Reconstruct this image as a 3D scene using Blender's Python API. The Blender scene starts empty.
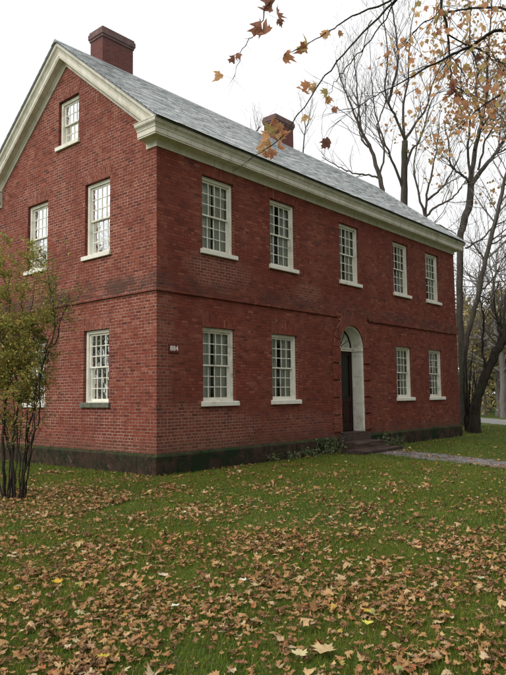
import bpy, bmesh, math, random
import numpy as np
from mathutils import Vector, Matrix
R_ = math.radians
random.seed(7); RNG = np.random.default_rng(11)
scene = bpy.context.scene
COL = scene.collection

# ------------------------------------------------------------------ camera
CAM = np.array([-9.206, -10.782, 1.68]); YAW, PIT, ROL, FPX = R_(-49.001), R_(5.169), R_(-.741), 647.33
FW = np.array([-math.sin(YAW)*math.cos(PIT), math.cos(YAW)*math.cos(PIT), math.sin(PIT)])
RT = np.array([math.cos(YAW), math.sin(YAW), 0.0]); UP = np.cross(RT, FW)
RT, UP = RT*math.cos(ROL)+UP*math.sin(ROL), -RT*math.sin(ROL)+UP*math.cos(ROL)
cd = bpy.data.cameras.new('camera'); cam = bpy.data.objects.new('camera', cd); COL.objects.link(cam)
cd.sensor_fit = 'VERTICAL'; cd.sensor_height = 24; cd.sensor_width = 18; cd.lens = 24*FPX/675
cd.clip_end = 2000; cd.clip_start = .05
m = Matrix.Identity(4)
for i in range(3):
    m[i][0] = RT[i]; m[i][1] = UP[i]; m[i][2] = -FW[i]; m[i][3] = CAM[i]
cam.matrix_world = m
scene.camera = cam

def at(px, py, t):
    return CAM + t*(FW + RT*(px-253)/FPX - UP*(py-337.5)/FPX)
def ground_at(px, py, z=0.0):
    d = FW + RT*(px-253)/FPX - UP*(py-337.5)/FPX
    return CAM + d*((z-CAM[2])/d[2])
def depth_of(P): return float((np.array(P)-CAM) @ FW)

# ------------------------------------------------------------------ object helpers
def tag(o, label=None, cat=None, group=None, kind=None):
    if label: o['label'] = label
    if cat: o['category'] = cat
    if group: o['group'] = group
    if kind: o['kind'] = kind
    return o
def empty(name, loc=(0, 0, 0)):
    o = bpy.data.objects.new(name, None); COL.objects.link(o); o.location = loc; o.empty_display_size = .3
    return o
def link_mesh(name, me, mat, parent=None, bevel=0):
    me.materials.append(mat)
    o = bpy.data.objects.new(name, me); COL.objects.link(o)
    if parent is not None:
        o.parent = parent
        root = parent
        off = Vector((0, 0, 0))
        while root is not None:
            off += root.location; root = root.parent
        o.location = -off          # mesh data are given in world coordinates
    if bevel:
        b = o.modifiers.new('bevel', 'BEVEL'); b.width = bevel; b.segments = 2; b.limit_method = 'ANGLE'
    return o
class MB:
    def __init__(s): s.v = []; s.f = []
    def add(s, vs, fs):
        n = len(s.v); s.v += [tuple(map(float, p)) for p in vs]; s.f += [tuple(i+n for i in f) for f in fs]
    def hexa(s, p):      # p: 8 points, bottom 4 ccw then top 4
        s.add(p, [(0, 3, 2, 1), (4, 5, 6, 7), (0, 1, 5, 4), (1, 2, 6, 5), (2, 3, 7, 6), (3, 0, 4, 7)])
    def box(s, P, u0, u1, d0, d1, z0, z1):
        s.hexa([P(u0, d0, z0), P(u1, d0, z0), P(u1, d1, z0), P(u0, d1, z0), P(u0, d0, z1), P(u1, d0, z1), P(u1, d1, z1), P(u0, d1, z1)])
    def build(s, name, mat, parent=None, bevel=0, smooth=False, recalc=True):
        me = bpy.data.meshes.new(name); me.from_pydata(s.v, [], s.f)
        if recalc:
            b = bmesh.new(); b.from_mesh(me); bmesh.ops.recalc_face_normals(b, faces=b.faces); b.to_mesh(me); b.free()
        if smooth: me.polygons.foreach_set('use_smooth', [True]*len(me.polygons))
        me.update()
        return link_mesh(name, me, mat, parent, bevel)
def W(u, d, z): return (u, d, z)
def np_mesh(name, verts, loops, starts, totals, mat, parent=None, smooth=False):
    me = bpy.data.meshes.new(name)
    me.vertices.add(len(verts)); me.vertices.foreach_set('co', np.asarray(verts, np.float32).ravel())
    me.loops.add(len(loops)); me.loops.foreach_set('vertex_index', np.asarray(loops, np.int32))
    me.polygons.add(len(starts)); me.polygons.foreach_set('loop_start', np.asarray(starts, np.int32))
    if smooth: me.polygons.foreach_set('use_smooth', np.ones(len(starts), bool))
    me.update(calc_edges=True); me.validate()
    return link_mesh(name, me, mat, parent)
def np_cloud(name, tv, tf, M, T, mat, parent=None, smooth=False):
    """tv: (n,k,3) per-instance template verts, M: (n,3,3), T: (n,3); tf: list of faces of one template"""
    n, k = len(T), tv.shape[-2]
    if tv.ndim == 2: tv = np.broadcast_to(tv, (n, k, 3))
    V = np.einsum('nij,nkj->nki', M, tv) + T[:, None, :]
    fl = np.concatenate([np.array(f) for f in tf]); tot = np.array([len(f) for f in tf])
    st = np.concatenate([[0], np.cumsum(tot)[:-1]])
    loops = (fl[None, :] + (np.arange(n)*k)[:, None]).ravel()
    starts = (st[None, :] + (np.arange(n)*len(fl))[:, None]).ravel()
    return np_mesh(name, V.reshape(-1, 3), loops, starts, None, mat, parent, smooth)

# ------------------------------------------------------------------ materials
def newmat(name):
    mt = bpy.data.materials.new(name); mt.use_nodes = True; nt = mt.node_tree
    for n in list(nt.nodes): nt.nodes.remove(n)
    out = nt.nodes.new('ShaderNodeOutputMaterial')
    return mt, nt, out
class N:
    def __init__(s, nt): s.nt = nt
    def __call__(s, typ, inp=None, **kw):
        n = s.nt.nodes.new(typ)
        for k, v in kw.items(): setattr(n, k, v)
        for k, v in (inp or {}).items():
            if isinstance(v, tuple) and len(v) == 2 and hasattr(v[0], 'outputs'): s.nt.links.new(v[0].outputs[v[1]], n.inputs[k])
            elif isinstance(v, bpy.types.NodeSocket): s.nt.links.new(v, n.inputs[k])
            elif hasattr(v, 'outputs'): s.nt.links.new(s.out(v), n.inputs[k])
            else: n.inputs[k].default_value = v
        return n
    def math(s, op, a, b=0.0, c=None, clamp=False):
        d = {0: a, 1: b}
        if c is not None: d[2] = c
        n = s('ShaderNodeMath', d, operation=op); n.use_clamp = clamp; return n
    def mix(s, f, a, b, blend='MIX'):
        n = s.nt.nodes.new('ShaderNodeMix'); n.data_type = 'RGBA'; n.blend_type = blend
        for i, v in ((0, f), (6, a), (7, b)):
            if isinstance(v, tuple) and len(v) == 2 and hasattr(v[0], 'outputs'): s.nt.links.new(v[0].outputs[v[1]], n.inputs[i])
            elif hasattr(v, 'outputs'):
                s.nt.links.new(v.outputs[2] if v.bl_idname == 'ShaderNodeMix' else v.outputs[0], n.inputs[i])
            elif i == 0: n.inputs[i].default_value = v
            else: n.inputs[i].default_value = (*v[:3], 1)
        return n
    def noise(s, vec, scale, detail=4, rough=.55, lo=None, hi=None, dims=None):
        n = s('ShaderNodeTexNoise', {'Scale': scale, 'Detail': detail, 'Roughness': rough})
        if vec is not None: s.nt.links.new(vec if not hasattr(vec, 'outputs') else vec.outputs[0], n.inputs['Vector'])
        if lo is None: return n
        return s.rng((n, 0), lo, hi)
    def rng(s, v, lo, hi, a=0., b=1.):
        return s('ShaderNodeMapRange', {0: v, 1: lo, 2: hi, 3: a, 4: b}, interpolation_type='SMOOTHSTEP')
    def ramp(s, fac, stops, interp='LINEAR'):
        n = s('ShaderNodeValToRGB', {0: fac}); cr = n.color_ramp; cr.interpolation = interp
        while len(cr.elements) < len(stops): cr.elements.new(.5)
        for e, (p, c) in zip(cr.elements, stops): e.position = p; e.color = (*c, 1)
        return n
    def out(s, v): return v.outputs[2] if v.bl_idname == 'ShaderNodeMix' else v.outputs[0]
    def bsdf(s, outn, color, rough=.8, bump=None, strength=.3, dist=.01, **kw):
        b = s('ShaderNodeBsdfPrincipled')
        if hasattr(color, 'outputs'): s.nt.links.new(s.out(color), b.inputs['Base Color'])
        else: b.inputs['Base Color'].default_value = (*color, 1)
        if hasattr(rough, 'outputs'): s.nt.links.new(s.out(rough), b.inputs['Roughness'])
        else: b.inputs['Roughness'].default_value = rough
        if bump is not None:
            bp = s('ShaderNodeBump', {'Strength': strength, 'Distance': dist})
            s.nt.links.new(s.out(bump), bp.inputs['Height']); s.nt.links.new(bp.outputs[0], b.inputs['Normal'])
        for k, v in kw.items(): b.inputs[k].default_value = v
        s.nt.links.new(b.outputs[0], outn.inputs['Surface'])
        return b

def brick_mat(name, swap=False, tint=1.0, chimney=False, smoothness=0):
    mt, nt, out = newmat(name); n = N(nt)
    pos = n('ShaderNodeNewGeometry'); sp = n('ShaderNodeSeparateXYZ', {0: (pos, 'Position')})
    sn = n('ShaderNodeSeparateXYZ', {0: (pos, 'True Normal')})
    isx = n.math('GREATER_THAN', n.math('ABSOLUTE', (sn, 0)), .5)          # gable side
    dx = n.noise(pos.outputs['Position'], 2.2, 3)
    wob = n.math('MULTIPLY', n.math('SUBTRACT', dx, .5), .022)
    dx2 = n.noise(pos.outputs['Position'], 18, 3)
    wob2 = n.math('MULTIPLY', n.math('SUBTRACT', dx2, .5), .016)
    u = n.math('ADD', n.math('ADD', n.math('MULTIPLY', (sp, 0), n.math('SUBTRACT', 1, isx)), n.math('MULTIPLY', n.math('ADD', (sp, 1), .11), isx)), wob2)
    v = n.math('ADD', n.math('ADD', (sp, 2), wob), wob2)
    vec = n('ShaderNodeCombineXYZ', {0: v if swap else u, 1: u if swap else v, 2: 0.0})
    br = n('ShaderNodeTexBrick', {'Vector': vec, 'Color1': (0, 0, 0, 1), 'Color2': (1, 1, 1, 1), 'Mortar': (0, 0, 0, 1), 'Scale': 1.0,
           'Mortar Size': .0085, 'Mortar Smooth': .35, 'Bias': 0.0, 'Brick Width': .208, 'Row Height': .0727}, offset=.5, squash=.5, squash_frequency=5)
    P = pos.outputs['Position']
    col = n.ramp((br, 'Color'), [(0, (.080, .025, .019)), (.10, (.130, .031, .022)), (.3, (.168, .038, .025)), (.6, (.192, .045, .028)), (.88, (.220, .057, .035)), (1, (.29, .098, .064))])
    big = n.noise(P, .55, 5, .6, .35, .7)
    col = n.mix(n.math('MULTIPLY', big, .45), col, (.115, .026, .018))
    fine = n.noise(P, 60, 3)
    col = n.mix(n.rng((fine, 0), .35, .75, 0, .25), col, (.24, .085, .055))
    # mortar
    patch = n.noise(P, .9, 5, .65, .42, .62)
    fm = n.mix(n.math('MULTIPLY', n.math('MULTIPLY', patch, n.noise(P, 4, 4, .7, .35, .6)), .8), (.100, .030, .020), (.22, .125, .085))       # front: coloured joints with paler patches
    patch2 = n.noise(P, 5, 4, .7, .4, .6)
    gm = n.mix(n.math('MULTIPLY', n.math('ADD', patch, patch2), .5), (.18, .080, .056), (.42, .30, .235))                                  # gable: pale lime joints
    def spot(cx, cz, rx, rz, w):
        a = n.math('DIVIDE', n.math('SUBTRACT', (sp, 0), cx), rx); b = n.math('DIVIDE', n.math('SUBTRACT', (sp, 2), cz), rz)
        d = n.math('SQRT', n.math('ADD', n.math('MULTIPLY', a, a), n.math('MULTIPLY', b, b)))
        d = n.math('ADD', d, n.math('MULTIPLY', n.math('SUBTRACT', n.noise(P, 2.5, 5, .65), .5), 1.6))
        return n.math('MULTIPLY', n.rng(d, .45, 1.15, 1, 0), w)
    s1 = spot(1.9, 4.72, 1.15, .5, .7); s2 = spot(1.2, .9, 2.6, .75, .75); s3 = spot(5.6, 4.6, .7, .35, .5); s4 = spot(5, .9, 2.2, .4, .35)
    s5 = spot(.1, 2.2, .45, 2.6, .5)
    rep = n.math('MAXIMUM', n.math('MAXIMUM', n.math('MAXIMUM', s1, s2), n.math('MAXIMUM', s3, s4)), s5)
    fm = n.mix(rep, fm, (.34, .25, .195))
    mort = n.mix(isx, fm, gm)
    if chimney: mort = n.mix(1.0, (.2, .12, .11), (.16, .09, .085))
    if chimney: col = n.mix(.6, col, (.115, .052, .050))
    col = n.mix((br, 'Fac'), col, mort)
    # lime bloom over the bricks themselves
    col = n.mix(n.math('MULTIPLY', n.math('MULTIPLY', rep, n.noise(P, 9, 4, .6, .45, .7)), n.math('SUBTRACT', .30, n.math('MULTIPLY', isx, .30))), col, (.30, .22, .18))
    # lichen and soot left above the band course, weather streaks below it
    zc = n.math('ADD', (sp, 2), n.math('MULTIPLY', n.math('SUBTRACT', n.noise(P, 1.7, 5, .6), .5), .55))
    soot = n.math('MULTIPLY', n.rng(zc, 4.02, 4.12, 0, 1), n.rng(zc, 4.28, 4.55, 1, 0))
    soot = n.math('MULTIPLY', n.math('MULTIPLY', soot, n.noise(P, 1.1, 6, .75, .33, .62)), n.math('ADD', .5, n.math('MULTIPLY', isx, .28)))
    col = n.mix(soot, col, (.055, .040, .032))
    zl = n.rng(zc, .45, .85, 1, 0)
    col = n.mix(n.math('MULTIPLY', zl, .35), col, (.07, .06, .04))
    if chimney: col = n.mix(n.rng(zc, 11.6, 11.95, 0, .65), col, (.075, .065, .065))
    if tint != 1: col = n.mix(1.0, col, (tint, tint, tint), 'MULTIPLY')
    h = n.math('SUBTRACT', 1, (br, 'Fac'))
    h = n.math('ADD', h, n.math('MULTIPLY', fine, .35))
    n.bsdf(out, col, .9, h, .75, .006, **{'Specular IOR Level': .18})
    return mt
M = {}
M['brick'] = brick_mat('brick')
M['brick_upright'] = brick_mat('brick_upright', swap=True, tint=1.05)
M['brick_stack'] = brick_mat('brick_stack', chimney=True)

def simple(name, base, var, scale=8, rough=.6, bump=.2, dist=.004, dirt=None, dirtscale=3, **kw):
    kw.setdefault('Specular IOR Level', .2)
    mt, nt, out = newmat(name); n = N(nt); g = n('ShaderNodeNewGeometry'); P = g.outputs['Position']
    a = n.noise(P, scale, 6, .6, .3, .7); col = n.mix(a, base, var)
    if dirt: col = n.mix(n.noise(P, dirtscale, 6, .7, .5, .72), col, dirt)
    fn = n.noise(P, scale*9, 4)
    n.bsdf(out, col, rough, n.math('ADD', n.math('MULTIPLY', a, .6), fn), bump, dist, **kw)
    return mt
M['cream'] = simple('cream_paint', (.68, .66, .56), (.76, .74, .65), 5, .55, .25, .003, (.42, .39, .30), 2.2)
M['cornice_'] = simple('cornice_paint', (.58, .55, .45), (.70, .67, .57), 3, .6, .3, .004, (.36, .31, .22), 1.3)
def cornice_mat():
    mt, nt, out = newmat('weathered_trim_paint'); n = N(nt); g = n('ShaderNodeNewGeometry'); P = g.outputs['Position']
    sp = n('ShaderNodeSeparateXYZ', {0: P}); mp = n('ShaderNodeMapping', {'Vector': P, 'Scale': (7, 7, .7)})
    col = n.mix(n.noise(P, 3, 6, .6, .3, .7), (.58, .55, .45), (.70, .67, .57))
    col = n.mix(n.math('MULTIPLY', n.noise(mp.outputs[0], 1.2, 7, .75, .48, .68), .38), col, (.26, .22, .15))
    col = n.mix(n.noise(P, 1.1, 7, .8, .56, .64), col, (.46, .42, .32))
    j = n.math('LESS_THAN', n.math('FRACT', n.math('DIVIDE', n.math('ADD', (sp, 0), 1.13), 3.66)), .0022)
    col = n.mix(n.math('MULTIPLY', j, .7), col, (.10, .08, .06))
    n.bsdf(out, col, .65, n.math('SUBTRACT', n.noise(P, 30, 6, .7), n.math('MULTIPLY', j, 2)), .4, .004, **{'Specular IOR Level': .25})
    return mt
M['cornice'] = cornice_mat()
M['stone_sill'] = simple('mossy_sill', (.09, .11, .07), (.16, .15, .12), 9, .9, .5, .006, (.05, .08, .035), 6)
M['inside'] = simple('plaster_room', (.16, .15, .14), (.2, .19, .17), 2, .9)
M['curtain'] = simple('curtain_cloth', (.80, .80, .73), (.86, .86, .80), 3, .9, .1)
M['door'] = simple('door_paint', (.018, .008, .006), (.030, .010, .008), 4, .45, .2, .003)
M['door_dark'] = simple('storm_door_frame', (.025, .018, .015), (.04, .028, .022), 4, .45)
M['metal'] = simple('brass_knob', (.35, .26, .12), (.4, .3, .15), 5, .35, Metallic=1.0)
M['plaque'] = simple('plaque_red', (.15, .035, .028), (.12, .03, .025), 20, .6)
M['plaque_rim'] = simple('plaque_edge', (.07, .02, .018), (.09, .03, .02), 20, .6)
M['digits'] = simple('digit_paint', (.72, .66, .62), (.78, .72, .68), 20, .6)
M['ridge'] = simple('ridge_lead', (.20, .21, .22), (.27, .28, .29), 4, .5, .3, .004)
M['cap'] = simple('chimney_cap', (.12, .075, .070), (.17, .105, .10), 7, .9, .8, .01, (.2, .15, .14), 5)

def stone_mat():
    mt, nt, out = newmat('plinth_stone'); n = N(nt); g = n('ShaderNodeNewGeometry'); P = g.outputs['Position']
    sp = n('ShaderNodeSeparateXYZ', {0: P}); sn = n('ShaderNodeSeparateXYZ', {0: (g, 'True Normal')})
    isx = n.math('GREATER_THAN', n.math('ABSOLUTE', (sn, 0)), .5)
    u = n.math('ADD', n.math('MULTIPLY', (sp, 0), n.math('SUBTRACT', 1, isx)), n.math('MULTIPLY', (sp, 1), isx))
    vec = n('ShaderNodeCombineXYZ', {0: u, 1: n.math('ADD', (sp, 2), .3), 2: 0.0})
    br = n('ShaderNodeTexBrick', {'Vector': vec, 'Color1': (0, 0, 0, 1), 'Color2': (1, 1, 1, 1), 'Mortar': (0, 0, 0, 1), 'Scale': 1.0,
           'Mortar Size': .006, 'Mortar Smooth': .5, 'Brick Width': 1.17, 'Row Height': .75})
    col = n.ramp((br, 'Color'), [(0, (.055, .034, .024)), (1, (.105, .062, .043))])
    col = n.mix(n.noise(P, 6, 8, .75, .42, .6), col, (.026, .022, .015))
    col = n.mix(n.noise(P, 3.1, 8, .8, .57, .68), col, (.11, .085, .06))
    col = n.mix(n.math('MULTIPLY', n.noise(P, 1.4, 7, .7, .42, .6), n.math('SUBTRACT', 1, n.math('MULTIPLY', isx, .55))), col, (.016, .027, .012))
    col = n.mix(n.math('MULTIPLY', (br, 'Fac'), .8), col, (.02, .018, .015))
    col = n.mix(n.math('MULTIPLY', n.rng((sn, 2), .5, .9), n.noise(P, 5, 5, .6, .3, .55)), col, (.05, .085, .03))
    h = n.math('SUBTRACT', n.math('MULTIPLY', n.noise(P, 14, 8, .7), 1.0), n.math('MULTIPLY', (br, 'Fac'), .8))
    n.bsdf(out, col, .95, h, 1.0, .03, **{'Specular IOR Level': .1})
    return mt
M['stone'] = stone_mat()
M['step'] = simple('step_stone', (.040, .025, .020), (.075, .046, .037), 5, .5, .7, .01, (.04, .045, .03), 3)

def slate_mat():
    mt, nt, out = newmat('roof_slate'); n = N(nt); g = n('ShaderNodeNewGeometry'); P = g.outputs['Position']
    col = n.ramp((g, 'Random Per Island'), [(0, (.30, .33, .34)), (.3, (.42, .45, .46)), (.6, (.50, .53, .54)), (.85, (.60, .63, .63)), (1, (.40, .43, .39))])  # slates painted pale to carry the sheen of the sky
    sc = n('ShaderNodeMapping', {'Vector': P, 'Scale': (.8, 5.0, 5.0)})
    col = n.mix(n.noise(sc.outputs[0], 1.6, 6, .7, .45, .7), col, (.27, .295, .28))
    col = n.mix(n.noise(P, .8, 6, .7, .5, .7), col, (.66, .69, .69))
    n.bsdf(out, col, n.rng(n.noise(P, 3, 5), .3, .7, .22, .45), n.noise(P, 22, 6, .7), .4, .006)
    return mt
M['slate'] = slate_mat()

def glass_mat():
    mt, nt, out = newmat('old_window_glass'); n = N(nt); g = n('ShaderNodeNewGeometry')
    h = n.noise(g.outputs['Position'], 5.0, 2, .5)
    bp = n('ShaderNodeBump', {'Strength': .35, 'Distance': .02, 'Height': h})
    fr = n('ShaderNodeFresnel', {'IOR': 1.46, 'Normal': bp})
    tr = n('ShaderNodeBsdfTransparent', {'Color': (.78, .82, .79, 1)})
    gl = n('ShaderNodeBsdfGlossy', {'Roughness': .02, 'Normal': bp, 'Color': (.9, .93, .95, 1)})
    mx = n('ShaderNodeMixShader', {0: fr, 1: tr, 2: gl}); nt.links.new(mx.outputs[0], out.inputs['Surface'])
    return mt
M['glass'] = glass_mat()

def bark_mat(name, a, b, moss=None, sc=10):
    mt, nt, out = newmat(name); n = N(nt); g = n('ShaderNodeNewGeometry'); P = g.outputs['Position']
    mp = n('ShaderNodeMapping', {'Vector': P, 'Scale': (1, 1, .25)})
    x = n.noise(mp.outputs[0], sc, 7, .65, .3, .7); col = n.mix(x, a, b)
    if moss: col = n.mix(n.noise(P, 1.5, 5, .6, .5, .68), col, moss)
    n.bsdf(out, col, .95, n.noise(mp.outputs[0], sc*2, 6, .7), 1.0, .04, **{'Specular IOR Level': .1})
    return mt
M['bark'] = bark_mat('grey_bark', (.060, .050, .042), (.115, .098, .083), (.075, .08, .05))  # lightened slightly too, standing in for haze around distant trunks
M['bark_dark'] = bark_mat('dark_bark', (.022, .017, .014), (.055, .044, .036), (.045, .05, .028))
M['bark_far'] = bark_mat('haze_pale_bark', (.13, .12, .11), (.20, .185, .17))  # distance haze put into the colour, far branches painted paler

def leaf_mat(name, stops, transl=.35, rough=.6, noise=None, spec=.12):
    mt, nt, out = newmat(name); n = N(nt); g = n('ShaderNodeNewGeometry'); P = g.outputs['Position']
    col = n.ramp((g, 'Random Per Island'), stops)
    if noise: col = n.mix(n.noise(P, noise[0], 4, .6, .4, .65), col, noise[1])
    col = n.mix(n.noise(P, 70, 3, .6, .45, .75), col, tuple(c*.62 for c in stops[len(stops)//2][1]))
    b = n('ShaderNodeBsdfPrincipled', {'Roughness': rough, 'Specular IOR Level': spec}); nt.links.new(n.out(col), b.inputs['Base Color'])
    t = n('ShaderNodeBsdfTranslucent'); nt.links.new(n.out(col), t.inputs['Color'])
    mx = n('ShaderNodeMixShader', {0: transl, 1: b, 2: t}); nt.links.new(mx.outputs[0], out.inputs['Surface'])
    return mt
M['litter'] = leaf_mat('fallen_leaf', [(0, (.055, .024, .010)), (.14, (.12, .052, .020)), (.34, (.22, .100, .038)), (.54, (.34, .175, .068)), (.68, (.46, .27, .115)), (.76, (.32, .095, .035)), (.82, (.58, .40, .20)),
                       (.88, (.17, .05, .03)), (.93, (.46, .33, .19)), (.965, (.52, .43, .27)), (.985, (.45, .28, .04)), (1, (.30, .32, .12))], .15)
M['maple_leaf'] = leaf_mat('maple_leaf_orange', [(0, (.34, .14, .08)), (.2, (.62, .29, .15)), (.45, (.80, .45, .22)), (.65, (.76, .52, .28)), (.8, (.56, .46, .17)), (.9, (.50, .20, .12)), (1, (.36, .38, .13))], .6)
M['dark_leaf'] = leaf_mat('withered_leaf', [(0, (.16, .08, .06)), (.5, (.40, .19, .13)), (1, (.52, .26, .16))], .5)
M['shrub_leaf'] = leaf_mat('shrub_leaf', [(0, (.14, .17, .045)), (.3, (.24, .27, .07)), (.6, (.36, .32, .07)), (.85, (.44, .32, .08)), (1, (.36, .16, .05))], .35)
M['weed_leaf'] = leaf_mat('weed_leaf', [(0, (.06, .10, .035)), (.5, (.13, .17, .08)), (.85, (.24, .27, .15)), (1, (.32, .27, .13))], .25)
M['far_leaf'] = leaf_mat('far_autumn_leaf', [(0, (.16, .15, .07)), (.35, (.28, .24, .11)), (.7, (.38, .31, .13)), (.9, (.42, .29, .13)), (1, (.2, .2, .1))], .3)  # golden tones brightened to stand in for distance haze
M['far_leaf_green'] = leaf_mat('far_green_leaf', [(0, (.05, .06, .03)), (.5, (.09, .095, .04)), (1, (.17, .15, .06))], .3)
M['mid_leaf'] = leaf_mat('crown_autumn_leaf', [(0, (.28, .20, .08)), (.3, (.42, .34, .13)), (.55, (.55, .31, .13)), (.8, (.60, .27, .13)), (1, (.36, .36, .14))], .55)
M['grass'] = leaf_mat('grass_blade', [(0, (.048, .092, .010)), (.3, (.092, .155, .014)), (.62, (.150, .205, .024)), (.86, (.24, .235, .05)), (1, (.24, .175, .06))], .25, .6, (.35, (.145, .155, .018)))

def ground_mat():
    mt, nt, out = newmat('lawn_soil'); n = N(nt); g = n('ShaderNodeNewGeometry'); P = g.outputs['Position']
    col = n.mix(n.noise(P, .5, 5, .6, .4, .62), (.045, .078, .010), (.085, .11, .018))
    col = n.mix(n.noise(P, 30, 6, .7, .45, .7), col, (.022, .028, .010))
    col = n.mix(n.noise(P, 5, 6, .75, .56, .66), col, (.13, .085, .045))
    n.bsdf(out, col, .95, n.noise(P, 40, 6, .7), .7, .03, **{'Specular IOR Level': .1})
    return mt
M['ground'] = ground_mat()
def path_mat(name, a, b, c):
    mt, nt, out = newmat(name); n = N(nt); g = n('ShaderNodeNewGeometry'); P = g.outputs['Position']
    vo = n('ShaderNodeTexVoronoi', {'Scale': 28.0, 'Vector': P})
    col = n.ramp((vo, 'Color'), [(0, a), (1, b)]); col = n.mix(n.noise(P, 1.6, 6, .7, .45, .62), col, c)
    n.bsdf(out, col, n.rng(n.noise(P, 2, 4), .35, .65, .35, .8), (vo), .5, .01)
    return mt
M['path'] = path_mat('wet_gravel', (.09, .085, .088), (.24, .23, .25), (.07, .055, .035))
M['road'] = path_mat('pale_paving', (.17, .17, .165), (.25, .25, .24), (.2, .18, .15))

# ------------------------------------------------------------------ world + sun
w = bpy.data.worlds.new('World'); scene.world = w; w.use_nodes = True; nt = w.node_tree
for q in list(nt.nodes): nt.nodes.remove(q)
n = N(nt)
SUN_EL, SUN_AZ = R_(36), R_(-78)      # direction to the sun: compass bearing from +Y clockwise
sky = n('ShaderNodeTexSky', sky_type='NISHITA', sun_disc=False, sun_elevation=SUN_EL, sun_rotation=SUN_AZ, air_density=1.0, dust_density=6.0, ozone_density=1.0)
hs = n('ShaderNodeHueSaturation', {'Saturation': .12, 'Value': 1.0, 'Color': sky})
tc = n('ShaderNodeTexCoord')
cl = n.noise(tc.outputs['Generated'], 1.6, 5, .55, .3, .75)
sz = n('ShaderNodeSeparateXYZ', {0: tc.outputs['Generated']})
cl = n.math('ADD', n.math('MULTIPLY', cl, .25), n.rng((sz, 2), .25, 1.0, 0, .75))
cloud = n.mix(cl, (8.6, 8.65, 8.75), (13.2, 13.2, 13.2))
mx = n.mix(.86, hs, cloud)
bg = n('ShaderNodeBackground', {'Strength': .12}); nt.links.new(n.out(mx), bg.inputs[0])
wo = n('ShaderNodeOutputWorld'); nt.links.new(bg.outputs[0], wo.inputs[0])
sd = bpy.data.lights.new('sun', 'SUN'); sd.energy = 1.5; sd.angle = R_(35); sd.color = (1, .97, .92)
so = bpy.data.objects.new('sun', sd); COL.objects.link(so)
sdir = Vector((math.sin(SUN_AZ)*math.cos(SUN_EL), math.cos(SUN_AZ)*math.cos(SUN_EL), math.sin(SUN_EL)))
so.rotation_euler = sdir.to_track_quat('Z', 'Y').to_euler(); so.location = (-20, 5, 30)

# ------------------------------------------------------------------ ground, paths
mb = MB()
G = 700
mb.add([(-G, -G, 0), (G, -G, 0), (G, G, 0), (-G, G, 0)], [(0, 1, 2, 3)])
tag(mb.build('ground', M['ground'], recalc=False), kind='structure')
def strip(name, pts, width, z, mat, jit=.12, seg=40):
    pts = [Vector((*p, 0)) for p in pts]; mb = MB(); row = []
    for i in range(len(pts)-1):
        for k in range(seg):
            t = k/seg; p = pts[i].lerp(pts[i+1], t); d = (pts[i+1]-pts[i]).normalized(); nn = Vector((-d.y, d.x, 0))
            wl = width/2+random.uniform(-jit, jit); wr = width/2+random.uniform(-jit, jit)
            row.append((p+nn*wl+Vector((0, 0, z)), p-nn*wr+Vector((0, 0, z))))
    vs = [q for r in row for q in r]; fs = [(2*i, 2*i+1, 2*i+3, 2*i+2) for i in range(len(row)-1)]
    mb.add(vs, fs); return tag(mb.build(name, mat, recalc=False), kind='structure')
strip('path', [(7.85, -1.0), (7.1, -3.2), (6.0, -5.6), (4.2, -9.5), (3.0, -13)], 1.3, .006, M['path'])
strip('road', [(42, 17.4), (31, 5.4), (28.8, 3), (16, -11), (4, -24)], 3.4, .006, M['road'], .15)

# ------------------------------------------------------------------ the house
L, WD = 15.64, 7.23
ZP, ZB, ZE = .46, 4.02, 7.27
def zroof(y, o=0.0):
    yy = y if y <= WD/2 else WD-y
    return 7.74+.80*(yy+.4)+o
house = tag(empty('brick_house', (0, 0, 0)), 'two storey red brick house with slate roof, cream cornice and tall sash windows', 'house')
PF = lambda u, d, z: (u, -d, z)            # front wall frame: u = x, d outward (-y)
PG = lambda u, d, z: (-d, u, z)            # gable frame: u = y, d outward (-x)
XL = [1.41, 3.95, 7.30, 10.63, 13.09]; WW = 1.12
YR, YL, GW = 1.705, 4.43, 1.02
ZTL, ZSL, ZTU, ZSU = 3.32, 1.57, 6.99, 5.175
SH = .115
DX0, DX1, DZ0, DZS = 7.16, 8.52, .55, 3.12
DR = (DX1-DX0)/2; DXC = (DX0+DX1)/2
def arch_top(x): return DZS+math.sqrt(max(0, DR*DR-(x-DXC)**2))
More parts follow.
